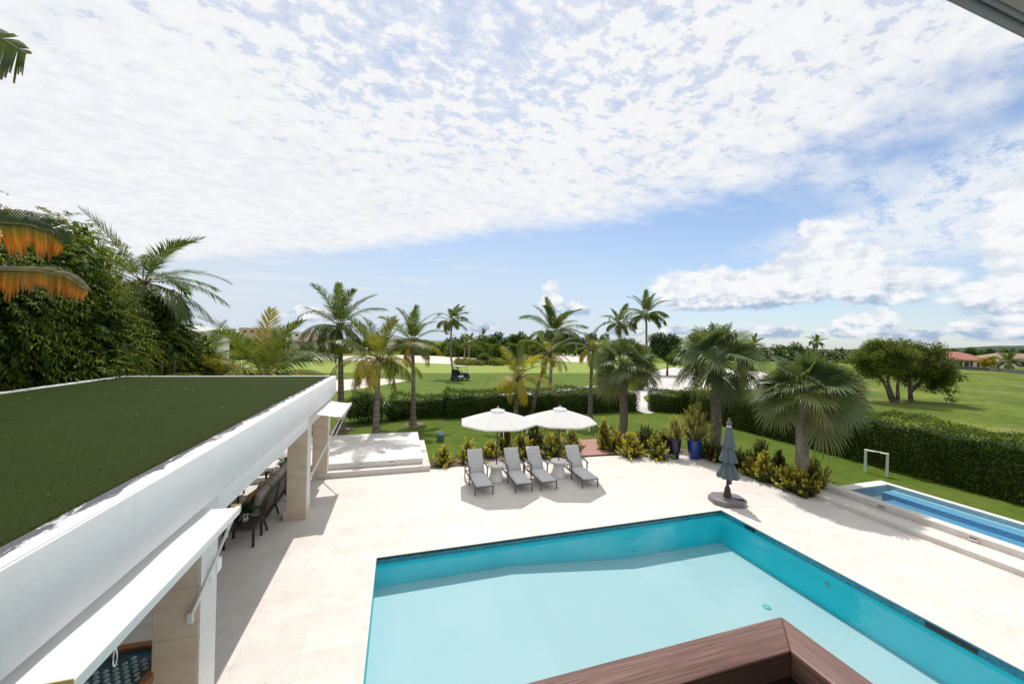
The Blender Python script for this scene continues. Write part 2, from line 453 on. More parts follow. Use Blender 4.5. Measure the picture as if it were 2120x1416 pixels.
def field(gg):
    p = gg.pos(); x, y, z = gg.xyz(p)
    a_ = gg.noise(gg.scale(p, (.5, 1, 1)), .12, 5, .65); b_ = gg.noise(p, 1.4, 4, .7); f = gg.noise(p, 9, 3, .7)
    c = gg.mix(gg.ss(a_ * .6 + b_ * .4, .36, .68), (.070, .105, .016), (.190, .235, .036))
    c = gg.mix(gg.ss(gg.noise(gg.scale(p, (.6, 1, 1)), .2, 4, .7), .52, .68) * .6, c, (.26, .22, .11))
    c = gg.mix(gg.ss(f, .4, .75) * .35, c, (.05, .085, .012))
    return {'Base Color': c, 'Roughness': .95, 'Normal': gg.bump(f + b_, .9, .08)}
pmat('rough_field', spec=.1, fn=field)
def sand(gg, a=(.56, .49, .42), b=(.68, .61, .54)):
    p = gg.pos(); n = gg.noise(p, .6, 5, .65); f = gg.noise(p, 8, 4, .7)
    c = gg.mix(gg.ss(n, .35, .7), a, b)
    c = gg.mix(gg.ss(f, .5, .8) * .25, c, (a[0] * .8, a[1] * .78, a[2] * .76))
    return {'Base Color': c, 'Roughness': .95, 'Normal': gg.bump(f, .5, .03)}
pmat('sand', spec=.1, fn=sand)
pmat('gravel', spec=.1, fn=lambda gg: sand(gg, (.50, .47, .46), (.62, .59, .575)))
pmat('sea', (.03, .10, .16), .25)
def poolwall(gg):  # cyan of the shaded walls put into the plaster colour
    p = gg.pos(); n = gg.noise(p, 1.5, 3)
    return {'Base Color': gg.mix(gg.ss(n, .3, .7), (.006, .76, .93), (.012, .82, .97)), 'Roughness': .5}
pmat('pool_shade_plaster', fn=poolwall)
def poolfloor(gg):
    p = gg.pos(); n = gg.noise(p, .7, 4); f = gg.noise(p, 7, 4, .7, .6)
    c = gg.mix(gg.ss(n, .3, .7), (.45, .565, .595), (.48, .585, .61))
    c = gg.mix(gg.ss(f, .45, .7) * .12, c, (.52, .59, .61))
    return {'Base Color': c, 'Roughness': .6}
pmat('pool_plaster_floor', fn=poolfloor)
def mosaic(gg):
    p = gg.pos(); x, y, z = gg.xyz(p)
    bc, bf = gg.brick(gg.vec(x + y, z, 0.0), .05, .05, .004, 0.0, (.0, .20, .33), (.012, .42, .60), (.14, .38, .46))
    v = gg.voro(gg.scale(gg.vec(x + y, z, 0.0), 1.0), 20.0, out=1)
    return {'Base Color': gg.mix(.35, bc, gg.mix(1.0, v, (.03, .40, .52), 'MULTIPLY')), 'Roughness': .15}
pmat('mosaic_tile', fn=mosaic)
def water(name, tint, bs=.02, sc=3.0, shade_lift=.09, lift_col=(.0, .60, .76)):
    m = bpy.data.materials.new(name); m.use_nodes = True; nt = m.node_tree; nt.nodes.clear(); gg = G(nt)
    p = gg.pos(); h = gg.noise(p, sc, 3, .6, .4) + gg.noise(p, sc * 5, 2, .6) * .22
    nb = gg.bump(h, 1.0, bs)
    tr0 = gg.new('ShaderNodeBsdfTransparent'); tr0.inputs[0].default_value = (*tint, 1)
    df = gg.new('ShaderNodeBsdfDiffuse'); df.inputs[0].default_value = (*lift_col, 1)  # diffuse veil added to brighten and tint the shaded parts under water
    tr = gg.new('ShaderNodeMixShader'); tr.inputs[0].default_value = shade_lift; gg.l.new(tr0.outputs[0], tr.inputs[1]); gg.l.new(df.outputs[0], tr.inputs[2])
    gl = gg.new('ShaderNodeBsdfGlossy'); gl.inputs['Roughness'].default_value = .02; gg.put(gl.inputs['Normal'], nb)
    fr = gg.new('ShaderNodeFresnel'); fr.inputs[0].default_value = 1.40; gg.put(fr.inputs[1], nb)
    mx = gg.new('ShaderNodeMixShader'); gg.l.new(fr.outputs[0], mx.inputs[0]); gg.l.new(tr.outputs[0], mx.inputs[1]); gg.l.new(gl.outputs[0], mx.inputs[2])
    o = gg.new('ShaderNodeOutputMaterial'); gg.l.new(mx.outputs[0], o.inputs[0])
    M[name] = m
water('pool_water', (.92, .99, .995), .010)
water('spa_water', (.70, .92, .98), .012, 5, .10, (.05, .35, .65))
def wood(gg, c0=(.115, .062, .050), c1=(.245, .140, .115)):
    p = gg.coord('Object'); x, y, z = gg.xyz(p)
    q = gg.vec(x, y, z)
    gr = gg.noise(gg.scale(p, (10, 10, 10)), 1.0, 2)
    l = gg.noise(gg.scale(p, (6, 420, 420)), 1.0, 4, .65, .2); l2 = gg.noise(gg.scale(p, (3, 120, 120)), 1.0, 3, .6)
    c = gg.mix(gg.ss(l * .7 + l2 * .3, .38, .62), c0, c1)
    c = gg.mix(gg.ss(gg.noise(gg.scale(p, (2.2, 5, 5)), 1.0, 3), .5, .75) * .3, c, (.36, .22, .18))
    dust = gg.ss(gg.voro(gg.scale(p, (40, 160, 160)), 1.0), .05, .02)
    return {'Base Color': c, 'Roughness': .45, 'Normal': gg.bump(l, .35, .002)}
pmat('rail_wood', spec=.35, fn=wood)
pmat('dark_rail', (.035, .018, .014), .5)
pmat('fabric_grey', fn=lambda gg: {'Base Color': gg.mix(1.0 - gg.ss(gg.m('PINGPONG', gg.xyz(gg.coord('Object'))[2] + .03, .055), .0, .006), gg.mix(gg.noise(gg.coord('Object'), 60, 2), (.54, .54, .55), (.60, .60, .61)), (.36, .36, .37)), 'Roughness': .9, 'Normal': gg.bump(gg.noise(gg.coord('Object'), 9, 4, .6), .25, .02)}, spec=.1)
pmat('fabric_beige', (.36, .33, .29), .9, spec=.1); pmat('fabric_tan', (.38, .25, .12), .9, spec=.1)
pmat('taupe_metal', (.13, .105, .088), .45); pmat('dark_brown_metal', (.05, .035, .028), .5)
pmat('black_metal', (.012, .012, .013), .4); pmat('white_powder_coat', (.80, .80, .79), .35); pmat('cream_plastic', (.55, .42, .18), .5)
pmat('chrome', (.75, .75, .76), .15, 1.0)
def canvas(name, col, tr=.18):
    m = bpy.data.materials.new(name); m.use_nodes = True; gg = G(m.node_tree); b = m.node_tree.nodes['Principled BSDF']
    wv_ = gg.noise(gg.coord('Object'), 4, 3); cc = gg.mix(wv_, col, tuple(q * .94 for q in col))
    gg.put(b.inputs['Base Color'], cc); b.inputs['Roughness'].default_value = .85; b.inputs['Specular IOR Level'].default_value = .1
    t = gg.new('ShaderNodeBsdfTranslucent'); gg.put(t.inputs[0], cc)
    mx = gg.new('ShaderNodeMixShader'); mx.inputs[0].default_value = tr
    gg.l.new(b.outputs[0], mx.inputs[1]); gg.l.new(t.outputs[0], mx.inputs[2]); gg.l.new(mx.outputs[0], m.node_tree.nodes['Material Output'].inputs[0])
    M[name] = m
canvas('white_canvas', (.90, .90, .895), .5); canvas('awning_cloth', (.74, .735, .73), .12); canvas('sage_canvas', (.15, .185, .205), .08)
pmat('ceramic_cream', fn=lambda gg: {'Base Color': gg.mix(gg.noise(gg.coord('Object'), 8, 4, .7), (.74, .71, .67), (.80, .78, .75)), 'Roughness': .6})
pmat('glaze_navy', (.012, .012, .045), .12); pmat('glaze_blue', (.012, .045, .23), .10)
pmat('soil', (.04, .025, .016), .95)
pmat('red_decking', fn=lambda gg: (lambda p: {'Base Color': gg.mix(gg.noise(gg.scale(p, (1, 12, 1)), 3, 4), (.30, .135, .105), (.46, .27, .22)), 'Roughness': .6})(gg.pos()))
def trunkmat(gg, a=(.17, .14, .12), b=(.30, .26, .22), ring=22.0):
    p = gg.coord('Object'); x, y, z = gg.xyz(p)
    n = gg.noise(gg.scale(p, (5, 5, 2)), 1.0, 4, .65)
    wv_ = gg.m('SINE', (z + n * .10) * ring)
    f = gg.noise(gg.scale(p, (20, 20, 6)), 1.0, 4, .7)
    c = gg.mix(gg.ss(n * .6 + f * .4, .35, .68), a, b)
    c = gg.mix(gg.ss(wv_, .72, .98) * .6, c, (a[0] * .38, a[1] * .36, a[2] * .36))
    return {'Base Color': c, 'Roughness': .9, 'Normal': gg.bump(f * .5 - gg.ss(wv_, .6, 1.0) * .6, .5, .02)}
pmat('coconut_bark', spec=.15, fn=trunkmat)
pmat('sabal_bark', spec=.15, fn=lambda gg: trunkmat(gg, (.19, .155, .13), (.31, .265, .23), 60.0))
pmat('tree_bark', spec=.15, fn=lambda gg: trunkmat(gg, (.08, .065, .05), (.17, .145, .12), 3.0))
pmat('twig', (.12, .085, .05), .8)
def rooftile(gg):
    p = gg.coord('Object'); n = gg.noise(p, 1.2, 4, .7); bc, bf = gg.brick(gg.coord('Object'), .3, .3, .03, .5, (.8, .8, .8), (1.1, 1.05, 1), (.6, .6, .6))
    return {'Base Color': gg.mix(1.0, gg.mix(gg.ss(n, .3, .7), (.33, .11, .075), (.45, .2, .15)), bc, 'MULTIPLY'), 'Roughness': .8}
pmat('terracotta_roof', fn=rooftile)
pmat('cream_wall', (.62, .56, .46), .8); pmat('pink_wall', (.60, .42, .36), .8); pmat('white_wall', (.72, .72, .71), .8)
pmat('brown_roof', (.26, .18, .14), .8); pmat('pale_roof', (.42, .45, .40), .6); pmat('dark_glass', (.02, .025, .03), .1)
pmat('grey_stone_wall', fn=lambda gg: {'Base Color': gg.mix(gg.noise(gg.pos(), 2.5, 4), (.05, .05, .045), (.16, .155, .14)), 'Roughness': .9})
pmat('hill_wood', fn=lambda gg: {'Base Color': gg.mix(gg.noise(gg.pos(), .012, 5, .7), (.014, .034, .024), (.028, .058, .030)), 'Roughness': .95})
pmat('eave_paint', (.36, .28, .24), .6); pmat('eave_trim', (.19, .175, .175), .3)
pmat('pvc', (.62, .70, .68), .4)
pmat('base_plastic', (.20, .175, .19), .45)
pmat('skin', (.42, .25, .18), .6); pmat('blue_shirt', (.05, .17, .42), .9); pmat('khaki', (.32, .27, .2), .9); pmat('hair', (.03, .02, .015), .8)
pmat('navy_paint', (.015, .025, .07), .3); pmat('white_paint', (.78, .79, .80), .3); pmat('rubber', (.015, .015, .015), .8)
pmat('house_wall', (.74, .72, .70), .8)

pmat('bed_mulch', fn=lambda gg: sand(gg, (.10, .075, .05), (.24, .19, .13)))

# ================================================================ SETTING
def struct(name, mb, m): return tag(mb.build(name, m), kind='structure')
def sheet(name, pts, z, m):
    b = MB(); b.poly([(x, y, z) for x, y in pts]); return struct(name, b, m)
def smooth_poly(pts, n=6):       # closed Catmull-Rom through the given points
    out = []; N = len(pts)
    for i in range(N):
        p0, p1, p2, p3 = [np.array(pts[(i + j) % N], float) for j in (-1, 0, 1, 2)]
        for t in np.linspace(0, 1, n, endpoint=False):
            out.append(tuple(.5 * ((2 * p1) + (-p0 + p2) * t + (2 * p0 - 5 * p1 + 4 * p2 - p3) * t * t + (-p0 + 3 * p1 - 3 * p2 + p3) * t ** 3)))
    return out
struct('sea', (lambda b: (b.poly([(-20000, 1500, -1.5), (20000, 1500, -1.5), (20000, 25000, -1.5), (-20000, 25000, -1.5)]), b)[1])(MB()), M['sea'])
def holed(name, x0, x1, y0, y1, hx0, hx1, hy0, hy1, z, m):
    b = MB(); X_, Y_ = (x0, hx0, hx1, x1), (y0, hy0, hy1, y1)
    for i in range(3):
        for j in range(3):
            if (i, j) != (1, 1): b.poly([(X_[i], Y_[j], z), (X_[i + 1], Y_[j], z), (X_[i + 1], Y_[j + 1], z), (X_[i], Y_[j + 1], z)])
    return struct(name, b, m)
holed('ground', -3000, 3600, -400, 1600, -.45, 16.75, -3.25, 8.85, -.05, M['rough_field'])
sheet('fairway', smooth_poly([(-60, 24.2), (24, 24.2), (26, 36), (32, 42), (52, 66), (68, 74), (74, 100), (60, 94), (44, 92), (30, 83), (16, 74.5), (9, 77), (2, 81), (-14, 87), (-60, 95)], 4), -.042, M['mown_fairway'])
holed('lawn', -30, 21.5, -6, 24.9, -.45, 16.75, -3.25, 8.85, -.034, M['garden_lawn'])
sheet('far_green', smooth_poly([(46, 105), (70, 108), (105, 150), (80, 175), (50, 150)], 4), -.040, M['mown_fairway'])
sheet('sand_bunker', smooth_poly([(-16, 36.5), (-8, 37.4), (-4.7, 38.3), (-1.5, 42.5), (.8, 46.8), (-3.6, 49.2), (-8, 47), (-16, 44)], 6), -.036, M['sand'])
sheet('waste_bunker', smooth_poly([(-60, 97), (-14, 88.5), (2.3, 82.2), (9, 78.4), (15, 75.8), (19, 79), (22, 103), (3.4, 121), (-16.5, 108), (-60, 118)], 4), -.036, M['sand'])
sheet('far_bunker', smooth_poly([(43, 93), (58, 96.5), (82, 136), (78, 146), (62, 141), (48, 112)], 4), -.034, M['sand'])
sheet('gravel_area', smooth_poly([(17.7, 24.0), (19.2, 24.0), (24, 31.5), (33, 34), (48, 35.5), (60, 44), (74, 60), (70, 73), (54, 66), (34, 45), (28, 41), (22.5, 33)], 6), -.032, M['gravel'])
sheet('cart_path', [(-14, 25.6), (-4, 27.6), (2, 29), (9, 31.6), (15, 34.6), (22, 37.6), (29, 39.2), (30, 41), (22, 39.4), (14.4, 36.4), (8.4, 33.4), (1.4, 31), (-4.6, 30), (-14, 28.4)], -.030, M['gravel'])
# hills
rng = np.random.default_rng(5)
hm = MB()
N_ = 60
xs = np.linspace(0, 1, N_) * 1.0
ridge = []
for i, t in enumerate(xs):
    a = R(48 + 52 * t); rr = 1750
    h = (8 + 34 * (1 / (1 + math.exp(-(t - .40) * 22))) + rng.normal() * 1.3 * .5 + 2 * math.sin(t * 21) - 6 * max(0, t - .52) * 2)
    ridge.append((math.sin(a) * rr, math.cos(a) * rr, h))
vs = []
for (x, y, h) in ridge: vs += [(x * .90, y * .90, -2), (x * .95, y * .95, h * .72), (x, y, h), (x * 1.12, y * 1.12, -2)]
hm.add(vs, [(i * 4 + j, i * 4 + j + 1, i * 4 + j + 5, i * 4 + j + 4) for i in range(N_ - 1) for j in range(3)], 0, True)
struct('hills', hm, M['hill_wood'])

# deck round the pool (a sheet with the pool left open)
PX0, PX1, PY1, PY0 = -0.4, 9.6, 8.87, -3.2
dk = MB()
edge_ = [(1.4, 14.42), (4, 14.55), (7.6, 14.52), (10.0, 14.36), (11.3, 14.22), (12.4, 13.92), (13.2, 13.35), (13.66, 12.4), (13.72, 11.2), (13.58, 10.0), (13.57, 8.87)]
dk.poly([(-8.0, -4, 0), (PX0, -4, 0), (PX0, 14.6, 0), (-8.0, 14.6, 0)])
dk.poly([(PX0, PY1, 0), (13.57, PY1, 0)] + [(x, y, 0) for x, y in edge_[::-1][1:]] + [(PX0, 14.42, 0)])
dk.poly([(PX1, -4, 0), (13.57, -4, 0), (13.57, PY1, 0), (PX1, PY1, 0)])
dk.poly([(PX0, -4, 0), (PX1, -4, 0), (PX1, PY0, 0), (PX0, PY0, 0)])
struct('pool_deck', dk, M['travertine'])

# ---------------------------------------------------------------- swimming pool
pool = thing('swimming_pool', 'large turquoise swimming pool with a blue mosaic waterline, sunk in the stone deck', 'swimming pool', (4.6, 5, 0))
def bottom(x): return -.69 if x < 2.8 else (-.69 - .31 * min(1, (x - 2.8) / 3.4))
xs_ = [PX0, 2.8, 4.5, 6.2, PX1]
b = MB(pool.location)
for a_, c_ in zip(xs_[:-1], xs_[1:]):
    b.add([(a_, PY0, bottom(a_)), (c_, PY0, bottom(c_)), (c_, PY1, bottom(c_)), (a_, PY1, bottom(a_))], [(0, 1, 2, 3)])
b.build('pool_floor', M['pool_plaster_floor'], pool)
b = MB(pool.location)
TB = -.17
b.poly([(PX0, PY1, TB), (PX1, PY1, TB)] + [(x, PY1, bottom(x)) for x in xs_[::-1]])
b.poly([(PX1, PY1, TB), (PX1, PY0, TB), (PX1, PY0, bottom(PX1)), (PX1, PY1, bottom(PX1))])
b.poly([(PX0, PY0, TB), (PX0, PY1, TB), (PX0, PY1, bottom(PX0)), (PX0, PY0, bottom(PX0))])
b.poly([(PX1, PY0, TB), (PX0, PY0, TB)] + [(x, PY0, bottom(x)) for x in xs_])
b.build('pool_wall', M['pool_shade_plaster'], pool)
b = MB(pool.location)
b.poly([(PX0, PY1, -.012), (PX1, PY1, -.012), (PX1, PY1, TB), (PX0, PY1, TB)])
b.poly([(PX1, PY1, -.012), (PX1, PY0, -.012), (PX1, PY0, TB), (PX1, PY1, TB)])
b.poly([(PX0, PY0, -.012), (PX0, PY1, -.012), (PX0, PY1, TB), (PX0, PY0, TB)])
b.build('tile_band', M['mosaic_tile'], pool)
b = MB(pool.location)     # the lip of the deck over the tiles
for x0, x1, y0, y1 in ((PX0 - .02, PX1 + .02, PY1 - .015, PY1 + .02), (PX1 - .015, PX1 + .02, PY0, PY1 - .015), (PX0 - .02, PX0 + .015, PY0, PY1 - .015)):
    b.box(x0, x1, y0, y1, -.014, .004)
b.build('coping', M['travertine'], pool)
for yy, hw in ((7.9, .16), (3.95, .33)):
    b = MB(pool.location); b.box(PX1 - .012, PX1 + .05, yy - hw, yy + hw, -.155, -.055)
    b.build('skimmer_slot', M['dark_glass'], pool)
for cx, cy in ((8.3, 6.35),):
    b = MB(pool.location); b.lathe([(.0, .012), (.085, .012), (.09, .0)], 20, (cx, cy, bottom(cx) + .004)); b.build('drain_cover', pmat('pale_green_plastic', (.16, .50, .44), .4), pool)
b = MB(pool.location)
b.lathe([(.0, .012), (.055, .012), (.06, .0)], 20, (0, 0, 0)); o = b.build('pool_light', M['pale_green_plastic'], pool)
o.data.transform(Matrix.Translation(pool.location) ); o.location = Vector((PX1 - .004, 5.93, -.42)) - pool.location; o.rotation_euler = (0, -math.pi / 2, 0)
wm = MB(); wm.add([(PX0, PY0, -.125), (PX1, PY0, -.125), (PX1, PY1, -.125), (PX0, PY1, -.125)], [(0, 1, 2, 3)])
struct('pool_water', wm, M['pool_water'])

# ---------------------------------------------------------------- raised terrace beyond the pavilion
ter = thing('raised_terrace', 'white raised terrace of two stone steps at the far end of the pavilion', 'terrace', (-3, 16, 0))
b = MB(ter.location); b.box(-8.0, 1.23, 14.25, 18.0, -.05, .20); b.build('lower_step', M['travertine'], ter, .012, 2)
b = MB(ter.location); b.box(-8.0, .96, 14.55, 18.78, .2, .42); b.build('platform', M['pale_paving'], ter, .012, 2)
for x in (-1.28, -.18):
    b = MB(ter.location); b.box(x - .07, x + .07, 14.53, 14.56, .29, .36); o = b.build('step_light', M['chrome'], ter)
    b = MB(ter.location); b.box(x - .055, x + .055, 14.522, 14.53, .325, .352); c_ = b.build('light_slot', M['black_metal'], o)

# ---------------------------------------------------------------- plunge pool on the right
spa = thing('plunge_pool', 'small raised blue plunge pool with long stone steps, in front of the right hedge', 'plunge pool', (15, 6, 0))
L_ = spa.location
SY0 = -3.0
b = MB(L_); b.box(13.57, 14.3, SY0, 9.0, -.05, .15); b.build('lower_step', M['travertine'], spa, .015, 2)
b = MB(L_); b.box(14.3, 14.62, SY0, 9.04, -.05, .33); b.build('upper_step', M['travertine'], spa, .015, 2)
b = MB(L_); b.box(16.62, 16.84, SY0, 8.78, -.05, .325); b.box(14.62, 16.62, 8.46, 8.78, -.05, .325); b.build('rim', M['pale_paving'], spa, .01, 1)
b = MB(L_); b.box(14.62, 15.42, SY0, 8.46, -.75, -.45); b.build('basin_floor', pmat('deep_blue_plaster', (.045, .24, .56), .5), spa)
pale = pmat('spa_bench_plaster', (.20, .40, .62), .5); nos = pmat('spa_nosing', (.72, .80, .86), .4)
b = MB(L_); b.box(15.42, 16.02, SY0, 8.0, -.75, .02); b.build('bench', pale, spa)
b = MB(L_); b.box(16.02, 16.62, SY0, 8.3, -.75, .17); b.build('upper_bench', pmat('spa_shelf_plaster', (.36, .54, .74), .5), spa)
b = MB(L_); b.box(15.40, 15.60, SY0, 7.7, .02, .028); b.box(16.42, 16.62, SY0, 8.3, .17, .178); b.build('step_edge', nos, spa)
b = MB(L_); b.box(14.62, 14.80, SY0, 6.4, -.75, .08); b.build('side_ledge', pale, spa)
for yy in (7.42, 5.52):
    b = MB(L_); b.box(14.28, 14.31, yy - .085, yy + .085, .195, .265); o = b.build('step_light', M['chrome'], spa)
    b = MB(L_); b.box(14.272, 14.28, yy - .07, yy + .07, .228, .258); b.build('light_slot', M['black_metal'], o)
wm = MB(); wm.add([(14.62, SY0, .30), (16.62, SY0, .30), (16.62, 8.46, .30), (14.62, 8.46, .30)], [(0, 1, 2, 3)])
struct('plunge_pool_water', wm, M['spa_water'])

# ---------------------------------------------------------------- pavilion with the turf roof
pav = thing('pavilion', 'long white open pavilion with artificial turf roof and tan stone pillars', 'pavilion', (-5, 6, 0))
L_ = pav.location
FX = -2.20; RY0, RY1 = -4.0, 14.70
b = MB(L_); b.box(-8.25, FX - .22, RY0, RY1 - .12, 2.93, 3.53); b.build('roof', M['white_stucco'], pav)
b = MB(L_); b.box(FX - .22, FX, RY0, RY1, 2.92, 3.588); b.build('fascia', M['white_stucco'], pav, .012, 2)
b = MB(L_); b.box(FX - .222, FX - .012, RY0, RY1 - .004, 3.586, 3.596); b.build('parapet_cap', M['stained_parapet'], pav)
b = MB(L_); b.box(-8.25, FX - .222, RY1 - .12, RY1, 2.92, 3.60); b.box(-8.42, -8.25, RY0, RY1, 2.92, 3.60); b.build('roof_edge', M['white_stucco'], pav)
b = MB(L_); b.box(-8.25, FX - .235, RY0, RY1 - .125, 3.53, 3.575); roof_turf = b.build('roof_turf', M['artificial_turf'], pav)
b = MB(L_); b.box(-2.88, FX - .16, .3, RY1 - .3, 2.46, 2.92); b.build('beam', M['white_stucco'], pav, .03, 3)
b = MB(L_); b.box(-8.25, -8.05, RY0, 13.0, -.02, 2.93); b.build('rear_wall', M['white_stucco'], pav)
for y0, y1, z0 in ((-.6, -.16, 0), (5.6, 6.04, 0), (11.24, 11.66, 0), (14.30, 14.62, 0)):
    b = MB(L_); b.box(-2.84, -2.36, y0, y1, z0, 2.93); b.build('pillar', M['tan_stone'], pav, .008, 1)
for y0, y1 in ((-.6, -.16), (5.6, 6.04), (11.24, 11.66), (14.30, 14.62)):  # thin pale slabs put the brighter light on the pool side into colour
    b = MB(L_); b.box(-2.36, -2.348, y0 + .004, y1 - .004, .31 if 11 < y0 < 12 else .003, 2.93); b.build('pillar_lit_side', M['lit_side_stone'], pav)
b = MB(L_); b.box(-2.90, -2.34, 11.21, 11.70, 0, .30); b.build('pillar_base', M['tan_stone'], pav, .008, 1)
b = MB(L_); b.box(-2.36, -2.29, 5.74, 5.86, 1.74, 1.95); b.obox((-2.30, 5.92, 1.86), (.05, .14, .17)); b.build('switch_box', M['white_powder_coat'], pav, .006, 2)
b = MB(L_); b.box(-2.355, -2.325, 14.42, 14.52, 1.50, 1.72); b.build('wall_lamp', M['cream_plastic'], pav, .006, 2)
# ragged turf blades along the parapet and over the near turf: short plastic tufts of the roof carpet
rng = np.random.default_rng(11)
n_ = 26000
yy = np.concatenate([rng.uniform(1.5, 14.5, 9000), 1.5 + 13 * rng.beta(1.0, 1.6, n_ - 9000)])
xx = np.concatenate([FX - .235 - np.abs(rng.normal(0, .03, 9000)) + .012, rng.uniform(-8.2, FX - .24, n_ - 9000)])
Pp = np.stack([xx, yy, np.full(n_, 3.572)], 1)
Dd = rnd_dir(rng, n_) * .55 + UPV; Wd = nrm(np.cross(Dd, rnd_dir(rng, n_)))
Ll = rng.uniform(.012, .028, n_)[:, None]
V = np.stack([Pp - Wd * .003, Pp + Wd * .003, Pp + nrm(Dd) * Ll], 1)
col = np.array([.036, .056, .010]) * rng.uniform(.7, 1.4, (n_, 1))
o = leaf_object('turf_pile', V, [], [(0, 1, 2)], col, M['grass_blade'], pav, L_); tag(o, kind='stuff')
# fallen leaf scraps on the turf
rng = np.random.default_rng(3)
n_ = 26
Pp = np.stack([rng.uniform(-7.8, -2.7, n_), rng.uniform(3, 14.2, n_), np.full(n_, 3.60)], 1)
V = diamonds(Pp, rnd_dir(rng, n_) * np.array([1, 1, .15]), UPV + rnd_dir(rng, n_) * .3, rng.uniform(.03, .08, n_), rng.uniform(.012, .025, n_))
col = np.array([.42, .36, .22]) * rng.uniform(.6, 1.3, (n_, 1))
tag(leaf_object('leaf_litter', V, DQ, [], col, M['broad_leaf']), kind='stuff')

# ---------------------------------------------------------------- awnings
def awning(label, x_in, z_in, x_out, z_out, y0, y1, foot_a, foot_b, hooks):
    t = thing('awning', label, 'awning', (x_in, (y0 + y1) / 2, z_in), 0, 'white awnings on the pavilion')
    O = t.location
    b = MB(O); n = 10; pts = []
    for j in range(13):
        yy = y0 + .02 + (y1 - y0 - .04) * j / 12
        for i in range(n + 1):
            s_ = i / n
            pts.append((x_in + (x_out - x_in) * s_, yy, z_in + (z_out - z_in) * s_ - .012 * math.sin(math.pi * s_) + .012 * math.sin(j * .9 + s_ * 2) * math.sin(math.pi * s_)))
    b.add(pts, [(j * (n + 1) + i, (j + 1) * (n + 1) + i, (j + 1) * (n + 1) + i + 1, j * (n + 1) + i + 1) for j in range(12) for i in range(n)], 0, True)
    b.build('cloth', M['awning_cloth'], t)
    b = MB(O); b.tube([(x_in, y0, z_in), (x_in, y1, z_in)], .04, 14); b.build('roller', M['white_powder_coat'], t)
    b = MB(O); b.box(x_out - .005, x_out + .05, y0, y1, z_out - .055, z_out + .012); b.box(x_out + .035, x_out + .047, y0 + .01, y1 - .01, z_out - .085, z_out - .05)
    b.build('front_bar', M['white_powder_coat'], t, .006, 2)
    for ye in (y0, y1):
        s_ = -1 if ye == y0 else 1
        b = MB(O); b.box(x_out - .06, x_out + .055, min(ye, ye + s_ * .012), max(ye, ye + s_ * .012), z_out - .075, z_out + .03); b.build('end_cap', M['cream_plastic'], t, .005, 2)
    for f, ye in ((foot_a, y0), (foot_b, y1)):
        if f is None: continue
        ft = Vector(f); tp = Vector((x_out + .01, ye + (.05 if ye == y0 else -.05), z_out - .05))
        b = MB(O); b.tube([ft, ft + (tp - ft) * .55, ft + (tp - ft) * .56, tp], [.022, .022, .016, .016], 10); arm = b.build('arm', M['white_powder_coat'], t)
        b = MB(O); b.obox(ft, (.07, .045, .13)); b.build('foot_bracket', M['white_powder_coat'], arm, .008, 2)
    for yh in hooks:
        b = MB(O)
        c = Vector((x_out + .04, yh, z_out - .12))
        b.tube([c + Vector((0, 0, .06)), c + Vector((0, 0, .02))], .010, 8)
        ring = [c + Vector((0, .020 * math.sin(a), -.035 + .055 * math.cos(a))) for a in np.linspace(0, 2 * math.pi, 17)]
        b.tube(ring, .0045, 6)
        b.build('snap_hook', M['chrome'], t)
    return t
awning('white awning nearest the balcony, seen from above along the pavilion side', -2.40, 2.85, -1.95, 2.80, 2.98, 5.50, (-2.44, 3.1, 1.42), (-2.44, 5.575, 1.42), (3.35, 5.15))
awning('small far white awning above the last two pillars beside the raised terrace', -2.38, 2.84, -1.62, 2.70, 11.5, 13.97, (-2.335, 11.58, 1.0), (-2.335, 14.36, 1.0), ())

# ---------------------------------------------------------------- the house the picture is taken from
house = thing('house', 'house with taupe eave overhanging the balcony, at the upper right edge', 'house', (0, -2, 0))
L_ = house.location
b = MB(L_); b.box(-9, 14, -4.6, -3.4, -.02, 6.2); b.build('wall', M['house_wall'], house)
b = MB(L_); b.box(-5, 14, -3.4, .718, 6.21, 6.5); b.build('eave', M['eave_paint'], house)
b = MB(L_); b.box(-5, 14, .740, .772, 6.20, 6.46); b.box(-5, 14, .718, .740, 6.205, 6.225); b.build('eave_trim', M['eave_trim'], house, .008, 2)
b = MB(L_); b.box(-4, .84, -3.4, .62, 3.05, 3.35); b.build('balcony_slab', M['white_stucco'], house)
rail = thing('balcony_railing', 'reddish brown grained wooden balcony rail with mitred corner above the pool', 'railing', (.77, .55, 4.37))
RX, RYY, RW, RH = .808, .586, .073, .050
def rail_arm(length, loc, rz, cut):
    b = MB(); h = RW / 2
    # local x runs along the arm from the mitre; the outer edge is at +y
    b.add([(0, h, z) for z in (-RH, 0)] + [(RW, -h, z) for z in (-RH, 0)] + [(length, -h, z) for z in (-RH, 0)] + [(length, h, z) for z in (-RH, 0)],
          [(0, 2, 3, 1), (2, 4, 5, 3), (4, 6, 7, 5), (6, 0, 1, 7), (1, 3, 5, 7), (0, 6, 4, 2)] if cut > 0 else [])
    if cut < 0:
        b.v, b.f, b.mi, b.sm = [], [], [], []
        b.add([(0, -h, z) for z in (-RH, 0)] + [(RW, h, z) for z in (-RH, 0)] + [(length, h, z) for z in (-RH, 0)] + [(length, -h, z) for z in (-RH, 0)],
              [(1, 3, 2, 0), (3, 5, 4, 2), (5, 7, 6, 4), (7, 1, 0, 6), (7, 5, 3, 1), (2, 4, 6, 0)])
    o = b.build('top_rail', M['rail_wood'], rail, .003, 2)
    o.location = Vector(loc) - rail.location; o.rotation_euler = (0, 0, rz)
    return o
rail_arm(4.6, (RX, RYY - RW / 2, 4.42), math.pi, -1)          # runs to -x
rail_arm(3.6, (RX - RW / 2, RYY, 4.42), -math.pi / 2, 1)      # runs to -y
